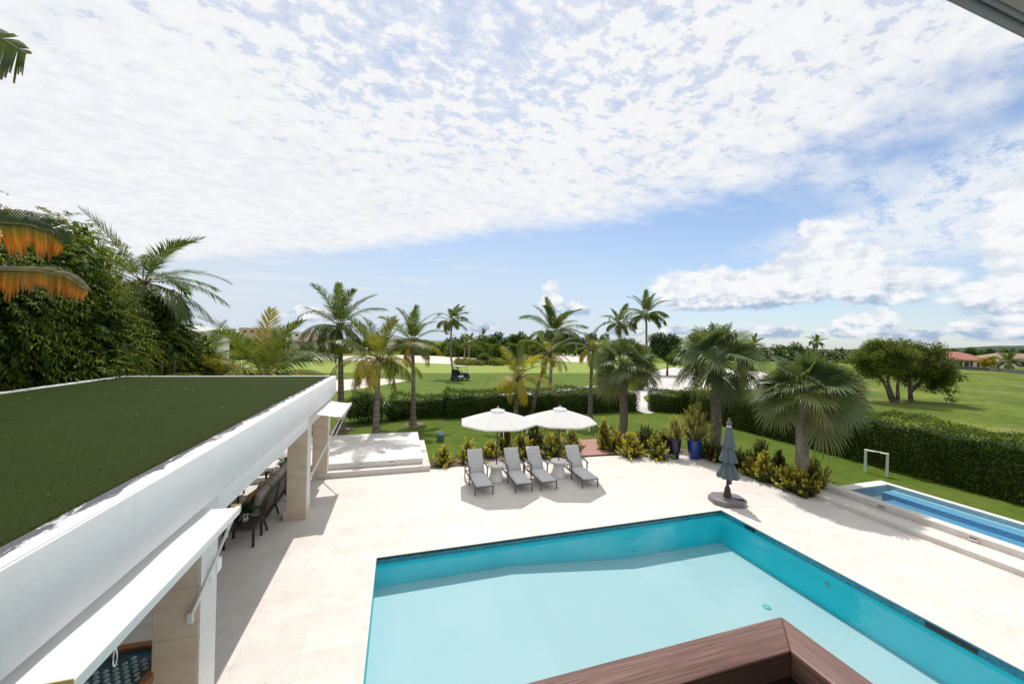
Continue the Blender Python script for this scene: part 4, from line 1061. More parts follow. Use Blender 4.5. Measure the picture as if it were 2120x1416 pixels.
def sabal(label, base, crown, seed, Rr=1.05, nl=34, tr=.20, pet=1.15, droop=1.0, stalks=0):
    rng = np.random.default_rng(seed)
    base, crown = Vector(base), Vector(crown)
    t = thing('fan_palm', label, 'palm', base, 0, 'fan palms along the deck')
    b = MB(base); pts = [base.lerp(crown, i / 10) + Vector((.03 * math.sin(i * .8), .02 * math.cos(i), 0)) * min(1, i) for i in range(11)]
    b.tube(pts, [tr * (1.22 - .20 * i / 10 + (.25 if i == 0 else 0)) for i in range(11)], 14); b.build('trunk', M['sabal_bark'], t)
    V4, CC = [], []
    pm = MB(base); nseg = 44
    a0 = rng.uniform(0, 6.28)
    for i in range(nl):
        a = (i + .5) / nl
        az_ = a0 + i * 2.39996 + rng.normal() * .1
        e0 = R(84 - 91 * a ** 1.0 + rng.normal() * 16)
        pl = pet * rng.uniform(.85, 1.15) * (.75 + .25 * min(1, a * 2))
        p = np.array(crown) + np.array([math.cos(az_), math.sin(az_), 0]) * tr * .6 + np.array([0, 0, .10 - .35 * a])
        P_ = [p]; e_ = e0
        for j in range(5):
            dv = np.array([math.cos(az_) * math.cos(e_), math.sin(az_) * math.cos(e_), math.sin(e_)])
            p = p + dv * pl / 5; P_.append(p); e_ = max(e_ - R(4 + 6.5 * a) * droop, R(-80))
        pm.tube([Vector(q) for q in P_], [.022, .02, .018, .016, .014, .012], 5, 0, False)
        dv = np.array([math.cos(az_) * math.cos(e_), math.sin(az_) * math.cos(e_), math.sin(e_)])
        bv = np.array([-math.sin(az_), math.cos(az_), 0]); rl = rng.normal() * .6
        nv = np.cross(dv, bv); nv = nv / np.linalg.norm(nv)
        if nv[2] < 0: nv = -nv
        bv, nv = bv * math.cos(rl) + nv * math.sin(rl), nv * math.cos(rl) - bv * math.sin(rl)
        ph = np.linspace(-R(128), R(128), nseg) + rng.normal(0, .012, nseg)
        cph, sph = np.cos(ph)[:, None], np.sin(ph)[:, None]
        sd = dv * cph + bv * sph + nv * (.22 * np.abs(sph) + .05 * np.cos(ph * 18)[:, None] * 0)
        sd = nrm(sd)
        Rl = Rr * rng.uniform(.88, 1.08) * (.74 + .26 * np.cos(ph * .6))[:, None] * rng.uniform(.94, 1.06, (nseg, 1))
        wd = nrm(np.cross(sd, nv)); dph = R(256) / nseg
        sag1, sag2, sag3 = .02 + .04 * a, .08 + .10 * a, .26 + .26 * a
        zig = ((np.arange(nseg) % 2) * 2 - 1)[:, None] * .012
        def at_(f, s_): return P_[-1] + sd * Rl * f - UPV * Rl * s_ * droop - dv * 0 + nv * zig * f
        w1, w2 = Rl * .45 * math.tan(dph / 2) * 1.15, Rl * .72 * math.tan(dph / 2) * .78
        q0 = at_(.04, 0); q1 = at_(.45, sag1); q2 = at_(.74, sag2); q3 = at_(.97, sag3 * rng.uniform(.6, 1.25, (nseg, 1)))
        V4.append(np.stack([q0, q1 - wd * w1, q1 + wd * w1, q2 + wd * w2, q2 - wd * w2, q3], 1))
        g_ = np.array([.095, .138, .056]) * rng.uniform(.7, 1.35)
        old = np.clip((a - .72) * 2.0 + rng.normal(0, .12), 0, .8)
        cc = g_ * (1 - old) + np.array([.20, .19, .055]) * old
        CC.append(cc * rng.uniform(.85, 1.18, (nseg, 1)))
    V = np.concatenate(V4); CC = np.concatenate(CC)
    leaf_object('crown', V, [(1, 2, 3, 4)], [(0, 2, 1), (4, 3, 5)], CC, M['fan_leaf'], t, base)
    pm.build('leaf_stalks', pmat('fan_stalk_' + str(seed), (.13, .17, .055), .5), t)
    b = MB(base)
    for q in range(16):
        a = q * 2.4; c = crown + Vector((math.cos(a) * tr * .95, math.sin(a) * tr * .95, -.5 + .028 * q))
        b.bar(c, c + Vector((math.cos(a) * .16, math.sin(a) * .16, .24)), .07, .025)
    b.build('leaf_bases', M['twig'], t)
    if stalks:
        Ps, Ds = [], []
        for q in range(stalks):
            az_ = rng.uniform(-1.0, 1.2) if q else -.3; n_ = 420
            c = np.array(crown) + np.array([0, 0, .3]); tdir = np.array([math.cos(az_), math.sin(az_), .35])
            s_ = rng.uniform(.35, 1, n_)[:, None]; pp = c + tdir * s_ * 1.5 - UPV * (s_ ** 2) * .55 + rng.normal(0, .16, (n_, 3))
            Ps.append(pp); Ds.append(nrm(tdir + rnd_dir(rng, n_) * .9 - UPV * .4))
        Ps, Ds = np.concatenate(Ps), np.concatenate(Ds)
        V = diamonds(Ps, Ds, rnd_dir(rng, len(Ps)), rng.uniform(.12, .30, len(Ps)), .012)
        leaf_object('seed_sprays', V, DQ, [], np.array([.20, .12, .065]) * rng.uniform(.6, 1.4, (len(Ps), 1)), M['broad_leaf'], t, base)
    return t

def leaf_mass(rng, pts, outward, size, wid, cols, hang=.3, spread=.8):
    n = len(pts)
    D_ = nrm(outward * .6 + rnd_dir(rng, n) * spread - UPV * hang)
    N_ = nrm(rnd_dir(rng, n) * .7 + UPV * .9 + outward * .3)
    L_ = size * rng.uniform(.65, 1.3, n)
    return diamonds(pts, D_, N_, L_, L_ * wid), cols
def ellip_pts(rng, els, n, shell=.5):
    """points through the outer part of ellipsoids [(cx,cy,cz,rx,ry,rz)], spread by their surface"""
    els = np.array(els, float); wt = (els[:, 3] * els[:, 4] + els[:, 3] * els[:, 5] + els[:, 4] * els[:, 5]); wt /= wt.sum()
    k_ = rng.choice(len(els), n, p=wt); dr = rnd_dir(rng, n)
    rad = (1 - shell * rng.random(n) ** 1.6)[:, None] * (1 + .10 * rng.normal(size=(n, 1)))
    P_ = els[k_, :3] + dr * els[k_, 3:] * rad
    return P_, nrm(dr / els[k_, 3:])
def greens(rng, n, c=(.045, .085, .015), var=.35, yel=.0, ycol=(.20, .22, .03)):
    c = np.array(c) * np.array([1.30, 1.22, 1.0]) * rng.uniform(1 - var, 1 + var, (n, 1)) * (1 + rng.normal(0, .06, (n, 3)))
    m_ = (rng.random((n, 1)) < yel) * rng.uniform(.3, 1, (n, 1))
    return np.clip(c * (1 - m_) + np.array(ycol) * m_, .004, 1)

def hedge(name, label, segs, n, size, col, yel, seed, h_noise=.10, cat='hedge', group=None, ragged=.10):
    """segs: [(x0,y0,x1,y1,width,height)] boxes along a line"""
    rng = np.random.default_rng(seed)
    t = thing(name, label, cat, (segs[0][0], segs[0][1], -.034), 0, group); O = t.location
    core = MB(O); A = []
    for (x0, y0, x1, y1, wd, h) in segs: A.append(math.hypot(x1 - x0, y1 - y0) * (wd + 2 * h) + 2 * wd * h)
    A = np.array(A)
    PP, OO = [], []
    for (x0, y0, x1, y1, wd, h), k_ in zip(segs, (A / A.sum() * n).astype(int)):
        Ld = math.hypot(x1 - x0, y1 - y0); tx, ty = (x1 - x0) / Ld, (y1 - y0) / Ld; nx_, ny_ = -ty, tx
        ng = max(2, int(Ld / .5)); vs = []
        for i in range(ng + 1):
            s_ = i / ng; hh = (h - .36) * (1 + .05 * math.sin(i * 1.7 + x0)); ww = wd / 2 - .20
            cx, cy = x0 + (x1 - x0) * s_, y0 + (y1 - y0) * s_
            vs += [(cx - nx_ * ww, cy - ny_ * ww, -.03), (cx - nx_ * ww, cy - ny_ * ww, hh), (cx + nx_ * ww, cy + ny_ * ww, hh), (cx + nx_ * ww, cy + ny_ * ww, -.03)]
        core.add(vs, [(i * 4 + j, i * 4 + (j + 1) % 4, i * 4 + 4 + (j + 1) % 4, i * 4 + 4 + j) for i in range(ng) for j in range(4)] + [(0, 1, 2, 3), (ng * 4 + 3, ng * 4 + 2, ng * 4 + 1, ng * 4)])
        per = wd + 2 * h; endf = 2 * wd * h / (Ld * per + 2 * wd * h)
        u = rng.random(k_) * Ld; q = rng.random(k_) * per
        bump_ = .5 * np.sin(u * 2.1 + x0) + .5 * np.sin(u * 5.3 + q * 3) + .6 * np.sin(u * .7 + 2)
        dep = np.abs(rng.normal(0, .07, k_)) - ragged * bump_ - np.abs(rng.normal(0, h_noise * .5, k_))
        lat = np.where(q < h, -wd / 2 + dep, np.where(q < h + wd, q - h - wd / 2, wd / 2 - dep))
        zz = np.where(q < h, q, np.where(q < h + wd, h - dep, per - q))
        ol = np.where(q < h, -1.0, np.where(q < h + wd, 0, 1.0)); oz = np.where((q >= h) & (q < h + wd), 1.0, 0.0); ot = np.zeros(k_)
        e_ = rng.random(k_) < endf; en = rng.random(k_) < .5
        u = np.where(e_, np.where(en, dep, Ld - dep), u); lat = np.where(e_, (rng.random(k_) - .5) * wd, lat); zz = np.where(e_, rng.random(k_) * h, zz)
        ol = np.where(e_, 0, ol); oz = np.where(e_, 0, oz); ot = np.where(e_, np.where(en, -1.0, 1.0), 0)
        zz = zz * (1 + h_noise * .6 * np.sin(u * 1.3 + seed) * .5)
        PP.append(np.stack([x0 + tx * u + nx_ * lat, y0 + ty * u + ny_ * lat, np.maximum(zz, .02)], 1))
        OO.append(np.stack([tx * ot + nx_ * ol, ty * ot + ny_ * ol, oz + .15], 1))
    PP, OO = np.concatenate(PP), nrm(np.concatenate(OO))
    m_ = len(PP)
    V, cc = leaf_mass(rng, PP, OO, size, .5, greens(rng, m_, col, .4, yel), .15, .9)
    leaf_object('foliage', V, DQ, [], cc, M['broad_leaf'], t, O)
    core.build('filler_core', pmat('hedge_core_' + str(seed), fn=lambda gg: {'Base Color': gg.mix(gg.noise(gg.pos(), 9, 3, .7), tuple(q * .5 for q in col), col), 'Roughness': .95}), t)  # solid green core added to block sight through the leaves
    return t

def shrub(label, loc, h, r, seed, yel=.5, n=30, leaf=.13, name='croton_shrub', group='yellow and green crotons edging the deck', wid=.38, green=(.035, .075, .018), cat='shrub', per=15, cone=0.0, ycol=(.56, .50, .045)):
    rng = np.random.default_rng(seed)
    t = thing(name, label, cat, loc, rng.uniform(0, 6.28), group)
    st = MB(); P_, D_, N_, L_, C_ = [], [], [], [], []
    for i in range(n):
        a = i * 2.39996 + rng.normal() * .3; q = (i + .5) / n
        hh = h * (1 - .75 * q ** 1.3) * rng.uniform(.62, 1.15) if not cone else h * (.25 + .75 * (1 - q)) * rng.uniform(.9, 1.08)
        rr = r * (q ** .6 if not cone else q ** .8) * rng.uniform(.55, 1.25)
        tip = Vector((math.cos(a) * rr, math.sin(a) * rr, hh)); rt_ = Vector((math.cos(a) * rr * .25, math.sin(a) * rr * .25, 0))
        st.tube([rt_, rt_.lerp(tip, .5) + Vector((0, 0, .06)), tip], [.010, .008, .005], 5, 0, False)
        ax_ = np.array(nrm(np.array(tip - rt_)))
        k_ = per + rng.integers(-2, 4)
        s_ = np.linspace(0, 1, k_) ** .8; ph = np.arange(k_) * 2.4 + rng.uniform(0, 6)
        b1 = nrm(np.cross(ax_, [.3, .5, .2])); b2 = np.cross(ax_, b1)
        rad = b1 * np.cos(ph)[:, None] + b2 * np.sin(ph)[:, None]
        base_ = np.array(tip) - ax_ * ((1 - s_) * min(.42, h * .5))[:, None]
        el_ = (.15 + .75 * s_)[:, None]
        P_.append(base_); D_.append(nrm(rad * (1 - el_ * .6) + ax_ * el_ + rnd_dir(rng, k_) * .2)); N_.append(nrm(ax_ + rad * -.2 + rnd_dir(rng, k_) * .15))
        L_.append(leaf * rng.uniform(.75, 1.2, k_) * (1 - .3 * s_))
        tipy = rng.random() < yel
        yv = np.clip((s_ * 1.1 - .15) * (1.0 if tipy else .12) + rng.normal(0, .12, k_), 0, 1)[:, None]
        gcol = np.array(green) * rng.uniform(.7, 1.3, (k_, 1)); yc = np.array(ycol) * rng.uniform(.75, 1.15, (k_, 1))
        C_.append(gcol * (1 - yv) + yc * yv)
    P_, D_, N_, L_, C_ = [np.concatenate(q) for q in (P_, D_, N_, L_, C_)]
    V = diamonds(P_, D_, N_, L_, L_ * wid)
    leaf_object('foliage', V, DQ, [], C_, M['glossy_leaf'], t)
    st.build('stems', M['twig'], t)
    return t

def tree(name, label, base, limbs, els, n, leaf, col, seed, yel=.1, group=None, cat='tree', tr=.18, hang=.2, wid=.5, shell=.55, ycol=(.16, .19, .03), bark='tree_bark'):
    """limbs: [[points]] from the ground up; els: crown clumps (absolute)"""
    rng = np.random.default_rng(seed)
    t = thing(name, label, cat, base, 0, group); O = t.location
    b = MB(O)
    for lb in limbs:
        m_ = len(lb); b.tube([Vector(p) for p in lb], [tr * (1.15 - .85 * i / (m_ - 1)) for i in range(m_)], 8, 0, False)
    top = Vector(limbs[0][-1])
    for e in els[:40]:
        c = Vector(e[:3]); src = min((Vector(l[-1]) for l in limbs), key=lambda q: (q - c).length)
        b.tube([src, src.lerp(c, .55) + Vector((0, 0, .08)), c], [tr * .32, tr * .2, tr * .08], 5, 0, False)
    b.build('trunk', M[bark], t)
    P_, Od = ellip_pts(rng, els, n, shell)
    V, cc = leaf_mass(rng, P_, Od, leaf, wid, greens(rng, n, col, .4, yel, ycol), hang, .9)
    leaf_object('crown', V, DQ, [], cc, M['broad_leaf'], t, O)
    return t
def clumps(rng, c, R3, k, r):
    """k sub-clumps of radius ~r spread through an ellipsoid"""
    out = []
    for i in range(k):
        d_ = rnd_dir(rng, 1)[0] * (rng.random() ** .4)
        q = r * rng.uniform(.7, 1.35)
        out.append((c[0] + d_[0] * R3[0], c[1] + d_[1] * R3[1], c[2] + d_[2] * R3[2], q, q, q * .75))
    return out

# ================================================================ PLANTING
def xy(px, py, z=0.0):
    q = gp(px, py, z); return q.x, q.y
GZ = -.034
# hedges
hedge('hedge', 'clipped low hedge across the far end of the lawn, behind the coconut palms', [(3.0, 24.5, 17.4, 24.5, 1.5, 1.62), (-.4, 24.6, 3.0, 24.5, 1.1, 1.38)], 30000, .10, (.035, .075, .012), .22, 21, .16)
hedge('hedge', 'tall clipped hedge running along the right side of the lawn beside the plunge pool', [(20.85, 18.6, 20.85, 1.0, 1.5, 2.15), (20.6, 20.6, 20.85, 18.6, 1.5, 1.95)], 60000, .085, (.040, .075, .010), .28, 22, .10)
hedge('hedge', 'short clipped hedge between the gravel gap and the fan palms', [(18.9, 24.3, 21.6, 22.6, 1.4, 1.5), (21.4, 23.0, 20.9, 20.4, 1.3, 1.75)], 16000, .09, (.038, .075, .012), .22, 23, .10)
# round shrubs near the first hedge
rng = np.random.default_rng(8)
def bush(label, loc, R3, n, leaf, col, seed, name='bush', group=None, yel=.12, wid=.5, ycol=(.2, .22, .03)):
    rg_ = np.random.default_rng(seed)
    x, y = loc; els = [(x, y, R3[2] * .8, R3[0] * .7, R3[1] * .7, R3[2] * .9)] + clumps(rg_, (x, y, R3[2] * .85), (R3[0] * .72, R3[1] * .72, R3[2] * .75), 9, min(R3[0], R3[2]) * .48)
    return tree(name, label, (x, y, GZ), [[(x, y, GZ), (x, y, R3[2] * .5)]], els, n, leaf, col, seed, yel, group, 'bush', .05, wid=wid, ycol=ycol)
bush('loose round bush left of the hedge gap, behind the ringed leaning palm', (-1.7, 23.6), (1.75, 1.2, 1.05), 9000, .12, (.040, .080, .016), 31)
bush('small low bush filling the gap at the left end of the low hedge', (-.35, 23.9), (.6, .6, .62), 2500, .11, (.042, .085, .016), 32)
for i, (px, py, r_, lb) in enumerate([(1263, 803, 1.1, 'left of two round bushes on the gravel behind the low hedge'), (1318, 806, 1.25, 'right of two round bushes on the gravel behind the low hedge'), (1497, 779, .75, 'small lone round bush on the open gravel')]):
    bush(lb, xy(px, py), (r_, r_, r_ * .62), 2600, .17, (.035, .080, .015), 40 + i, group='round bushes on the gravel')

# coconut palms by the lawn
coconut('coconut_palm', 'tall coconut palm at the left beside the raised terrace, with a fat flared base', (-2.95, 21.6, GZ), (-3.22, 22.1, 5.70), 2.75, 24, 101, .04, 54, .19, .10)
coconut('coconut_palm', 'short leaning coconut palm with strongly ringed trunk and golden lower fronds, behind the terrace', (-1.03, 19.35, GZ), (-.98, 19.25, 4.05), 2.75, 21, 137, .40, 54, .17, .11, sag=1.0, spread=1.02)
coconut('coconut_palm', 'slim straight coconut palm at the left end of the low hedge', (.86, 22.4, GZ), (.70, 22.4, 4.95), 2.45, 22, 103, .18, 50, .15, .09, spread=.98)
coconut('coconut_palm', 'thin tall curved coconut palm standing behind the golf cart', tuple(dp(942, 788, 48.5)), tuple(dp(937, 664, 48.6)), 3.1, 19, 104, .06, 38, .17, .09, wind=(.5, -.1), bow=-.8, spread=.9, lw=2.0)
coconut('coconut_palm', 'short yellow coconut palm directly behind the left white umbrella', (6.55, 20.3, GZ), tuple(dp(1072, 778, 20.6)), 2.25, 19, 105, .78, 42, .15, .09, spread=1.05)
coconut('coconut_palm', 'slim coconut palm with leaning pale trunk and yellowing small crown behind the right umbrella', (8.9, 24.0, GZ), tuple(dp(1138, 728, 23.4)), 2.0, 15, 106, .50, 38, .17, .085, bow=.1, spread=1.1)
coconut('coconut_palm', 'big dark coconut palm rising beyond the low hedge at the centre', tuple(gp(1139, 806, GZ)), tuple(dp(1147, 688, 40)), 4.0, 26, 107, .06, 54, .2, .12, spread=.88, lw=1.7)
coconut('coconut_palm', 'slim coconut palm at the right end of the low hedge, with narrow drooping crown', (11.75, 20.9, GZ), tuple(dp(1226, 722, 23.0)), 1.75, 15, 108, .35, 38, .15, .085, spread=1.15, sag=1.15)
coconut('coconut_palm', 'tall coconut palm above the dark round tree, right of centre', (29.2, 38.4, GZ), tuple(dp(1338, 650, 45)), 3.4, 20, 109, .08, 40, .18, .11, spread=.92, lw=2.0)
coconut('coconut_palm', 'coconut palm showing its crown just above the leftmost fan palm', (27.8, 41.9, GZ), tuple(dp(1283, 668, 48)), 3.0, 17, 110, .08, 40, .18, .11, wind=(.35, 0), lw=2.0)
coconut('coconut_palm', 'big coconut palm with drooping fronds rising behind the tall leafy screen at the left', (-11.4, 19.6, GZ), tuple(dp(296, 582, 15.5)), 3.35, 21, 111, .04, 80, .2, .13, wind=(.28, -.1), up0=70)
coconut('coconut_palm', 'young yellow-green coconut palm fanning up just behind the far edge of the turf roof', (-6.2, 20.3, GZ), tuple(dp(548, 782, 17.6)), 4.0, 20, 112, .80, 76, .16, .12, up0=88, spread=.92)
coconut('coconut_palm', 'pale green young palm between the leafy screen and the yellow roof-edge palm', (-11.0, 27.0, GZ), tuple(dp(425, 735, 23)), 2.8, 17, 113, .25, 54, .16, .1)
coconut('coconut_palm', 'dull drooping coconut palm at the end of the leafy screen, behind the turf roof', (-8.0, 19.6, GZ), tuple(dp(462, 800, 16.8)), 2.8, 18, 114, .22, 60, .16, .1, up0=70)

for i, (x, y, rr) in enumerate([(-2.95, 21.55, .75), (.86, 22.4, .62), (6.55, 20.3, .45), (8.9, 23.2, .5), (11.75, 20.9, .45)]):
    rg_ = np.random.default_rng(900 + i)
    sheet('bare_soil', smooth_poly([(x + math.cos(a) * rr * rg_.uniform(.7, 1.25), y + math.sin(a) * rr * rg_.uniform(.7, 1.2)) for a in np.linspace(0, 6.283, 10)[:-1]], 4), -.028, M['bed_mulch'])
sheet('planting_bed', smooth_poly([(1.5, 14.5), (1.6, 15.6), (4.5, 15.9), (7.4, 15.5), (7.5, 14.6), (4.5, 14.4)], 5), -.026, M['bed_mulch'])
sheet('planting_bed', smooth_poly([(9.95, 14.4), (10.0, 16.2), (12, 16.0), (13.6, 14.6), (14.6, 13.0), (14.6, 11), (14.4, 9.3), (13.55, 9.1), (13.6, 12.2), (12.4, 13.9)], 5), -.026, M['bed_mulch'])
# fan palms
sabal('fan palm on the left of the three, behind the croton bed', (11.76, 17.3, GZ), (11.76, 17.3, 3.85), 201, 1.0, 40, .19, 1.0, 1.0)
sabal('fan palm in the middle of the three, behind the two glazed pots', (14.55, 13.9, GZ), (14.45, 13.75, 4.40), 202, 1.10, 40, .20, 1.15, 1.05)
sabal('fan palm on the right of the three, nearest the plunge pool, with brown seed sprays', (13.98, 9.62, GZ), (14.02, 9.5, 3.55), 203, .95, 44, .17, .86, .85, 3)

# crotons along the deck edge
cs = [ # px, py of the foot, height, radius, yellow share, label, dark
 (918, 962, .62, .42, .75, 'small yellow croton nearest the terrace corner, first of the row', 0),
 (968, 957, .85, .38, .70, 'yellow croton behind the first chaise lounge, topmost of the small left clump', 0),
 (1016, 944, .55, .40, .85, 'low yellow croton between the first chaise lounge and the left umbrella pole', 0),
 (1045, 936, 1.15, .34, .35, 'tall thin green croton right behind the left umbrella pole', 0),
 (1078, 948, .95, .45, .45, 'croton behind the second chaise lounge', 0),
 (1106, 938, 1.30, .58, .30, 'big mostly green croton between the two umbrella poles', 1),
 (1146, 948, 1.10, .52, .40, 'bushy croton just left of the right umbrella pole', 0),
 (1182, 944, 1.10, .48, .45, 'bushy croton behind the last chaise lounge, beside the walkway', 0),
 (1250, 930, 1.25, .36, .90, 'tall narrow bright yellow croton at the right edge of the walkway', 0),
 (1276, 935, .80, .45, .70, 'yellow croton second from the walkway on its right side', 0),
 (1305, 945, .95, .60, .85, 'wide bright yellow croton in front of the leftmost fan palm', 0),
 (1338, 936, 1.05, .60, .12, 'dark green croton in front of the leftmost fan palm', 1),
 (1360, 948, .80, .55, .35, 'half yellow croton just left of the navy pot', 0),
 (1376, 930, .85, .45, .15, 'dark green croton behind the navy pot', 1),
 (1462, 948, .70, .42, .45, 'low croton just right of the blue pot', 0),
 (1484, 955, .75, .45, .10, 'low dark croton at the foot of the middle fan palm', 1),
 (1532, 974, .80, .45, .08, 'dark green croton directly behind the closed umbrella', 1),
 (1556, 984, .60, .36, .75, 'low yellow croton just right of the closed umbrella', 0),
 (1582, 996, .95, .42, .80, 'tall yellow croton between the closed umbrella and the rightmost fan palm', 0),
 (1575, 972, 1.10, .38, .15, 'tall brownish green croton behind the yellow ones by the closed umbrella', 1),
 (1612, 990, 1.00, .30, .02, 'slim dark pointed croton left of the rightmost fan palm', 1),
 (1622, 1008, .65, .42, .35, 'low greenish croton left of the rightmost fan palm trunk', 0),
 (1648, 1018, .80, .50, .90, 'bright yellow croton at the foot of the rightmost fan palm', 0),
 (1686, 1014, .95, .50, .65, 'tall yellow and green croton right of the rightmost fan palm trunk', 0),
 (1664, 1026, .45, .32, .02, 'low plain green shrub at the corner of the long stone steps', 1)]
for i, (px, py, h, r_, yl, lb, dk_) in enumerate(cs):
    x, y = xy(px, py)
    shrub(lb, (x, y, -.02), h * 1.12, r_ * 1.22, 300 + i, min(1, yl * 1.1), int(34 + 56 * r_ / .45 * min(1.2, h)), .135, wid=.44, green=(.022, .058, .014) if dk_ else (.045, .080, .014), cone=1.0 if 'slim' in lb else 0)
shrub('shorter airy yellow shrub growing in the navy pot', (11.88, 13.52, .76), 1.08, .52, 401, .95, 120, .10, 'potted_shrub', 'airy yellow shrubs in the pots', .24, (.20, .23, .04), per=17, ycol=(.66, .62, .16))
shrub('taller spreading yellow shrub growing in the cobalt blue pot', (12.74, 13.27, .74), 1.62, .86, 402, .92, 230, .10, 'potted_shrub', 'airy yellow shrubs in the pots', .24, (.20, .23, .04), per=17, ycol=(.66, .62, .16))
# sofa-side plants
pt = thing('potted_plant', 'leafy plant in a white ribbed pot on the dark end table', 'potted plant', (-3.51, 10.36, .487))
b = MB(); b.lathe([(0, 0), (.085, 0), (.105, .20), (.09, .20), (.085, .17), (0, .17)], 40, (0, 0, 0), 0, lambda a, z: 1 + .035 * math.cos(a * 14)); b.build('pot', M['white_paint'], pt)
rng = np.random.default_rng(77); n_ = 260
base_ = np.zeros((n_, 3)) + np.array([0, 0, .18]); dr = nrm(rnd_dir(rng, n_) + UPV * .7); base_ += dr * rng.uniform(.02, .20, (n_, 1))
leaf_object('leaves', diamonds(base_, dr + rnd_dir(rng, n_) * .4, UPV + rnd_dir(rng, n_) * .4, rng.uniform(.08, .16, n_), .045), DQ, [], greens(rng, n_, (.020, .050, .018), .4), M['glossy_leaf'], pt)
pt = thing('potted_plant', 'dark bushy plant at the far end of the outdoor sofa', 'potted plant', (-3.5, 13.95, 0))
b = MB(); b.lathe([(0, 0), (.14, 0), (.18, .42), (.16, .42), (.15, .38), (0, .38)], 24); b.build('pot', M['glaze_navy'], pt)
n_ = 420; dr = nrm(rnd_dir(rng, n_) + UPV * .5); base_ = np.array([0, 0, .62]) + dr * rng.uniform(.05, .30, (n_, 1)) * np.array([1, 1, .9])
leaf_object('leaves', diamonds(base_, dr + rnd_dir(rng, n_) * .5, UPV + rnd_dir(rng, n_) * .4, rng.uniform(.08, .15, n_), .05), DQ, [], greens(rng, n_, (.022, .055, .016), .4), M['glossy_leaf'], pt)

# ---- the tall leafy screen at the left of the roof
def screen(label, els, n_spray, seed, per=12, leaf=.15, base=(-9.5, 12, GZ), stems=()):
    rng = np.random.default_rng(seed)
    t = thing('leafy_screen', label, 'tall hedge', base); O = t.location
    b = MB(O)
    for s_ in stems: b.tube([Vector(p) for p in s_], [.05, .04, .03, .015][:len(s_)], 6, 0, False)
    b.build('stems', M['twig'], t)
    P_, Od = ellip_pts(rng, els, n_spray, .34)
    out = nrm(Od * 1.0 + rnd_dir(rng, n_spray) * .55 + UPV * .15)
    ln = rng.uniform(.35, .85, n_spray)
    s_ = np.tile(np.linspace(.1, 1, per), n_spray)
    rep = lambda q: np.repeat(q, per, axis=0)
    Pq = rep(P_) + rep(out) * (s_ * rep(ln))[:, None] - UPV * ((s_ ** 2) * rep(ln) * .50)[:, None]
    Tq = nrm(rep(out) - UPV * (1.0 * s_)[:, None])
    n = len(Pq); sgn = np.tile((np.arange(per) % 2) * 2 - 1, n_spray)[:, None]
    sd = nrm(np.cross(Tq, UPV + rnd_dir(rng, n) * .2))
    Dq = nrm(sd * sgn * .8 + Tq * .8 - UPV * .45 + rnd_dir(rng, n) * .25)
    Nq = nrm(np.cross(sd, Tq) * 1.0 + UPV * .8 + rnd_dir(rng, n) * .3)
    L_ = leaf * rng.uniform(.7, 1.25, n)
    tone = np.repeat(rng.uniform(.65, 1.35, (n_spray, 1)), per, 0)
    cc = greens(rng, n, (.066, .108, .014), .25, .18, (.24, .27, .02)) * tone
    leaf_object('foliage', diamonds(Pq, Dq, Nq, L_, L_ * .30), DQ, [], cc, M['broad_leaf'], t, O)
    # darker inner leaves added to block light and the view through
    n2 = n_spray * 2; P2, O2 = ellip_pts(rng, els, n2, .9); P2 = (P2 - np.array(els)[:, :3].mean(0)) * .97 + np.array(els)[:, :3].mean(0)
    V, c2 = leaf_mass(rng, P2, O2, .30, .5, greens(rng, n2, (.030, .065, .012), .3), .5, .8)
    leaf_object('filler_foliage', V, DQ, [], c2, M['broad_leaf'], t, O)
    return t
rng = np.random.default_rng(61)
els = []
for y in np.arange(5.0, 16.2, .85):
    topz = 6.9 + .45 * math.sin(y * 1.3) + .35 * math.sin(y * 2.9 + 1) + (.35 if 12 < y < 15.5 else 0)
    for z in np.arange(1.6, topz, 1.0):
        xs0 = -9.7 + .25 * math.sin(y * 2 + z * 1.7) - .06 * (z - 4)
        els.append((xs0 + rng.normal() * .15, y + rng.normal() * .2, z + rng.normal() * .2, .95 * rng.uniform(.8, 1.15), .8, .85))
stems = [[(-9.8 + rng.normal() * .3, y, GZ), (-9.8, y + rng.normal() * .2, 2.5), (-9.7, y + rng.normal() * .3, 5), (-9.5, y + rng.normal() * .4, 7)] for y in np.arange(5, 16, .5)]
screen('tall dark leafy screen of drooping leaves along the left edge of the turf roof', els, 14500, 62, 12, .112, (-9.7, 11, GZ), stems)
els = []
for (px, py, d_, r_) in [(345, 690, 16.0, .8), (350, 745, 15.6, .9), (395, 735, 17, .8), (430, 765, 17, .7), (330, 640, 15.6, .7), (395, 775, 16.4, .8), (345, 790, 15.4, .9), (455, 790, 17.2, .5), (318, 720, 15, .9)]:
    c_ = dp(px, py, d_); els.append((c_.x, c_.y, c_.z, r_, r_, r_))
screen('lower leafy shrub mass at the far left corner of the turf roof', els, 1700, 63, 12, .13, (-9.5, 17.5, GZ), [[(-9.5 + i * .3, 17.5, GZ), (-9.6 + i * .35, 17.6, 2), (-9.6 + i * .4, 17.6, 4)] for i in range(4)])

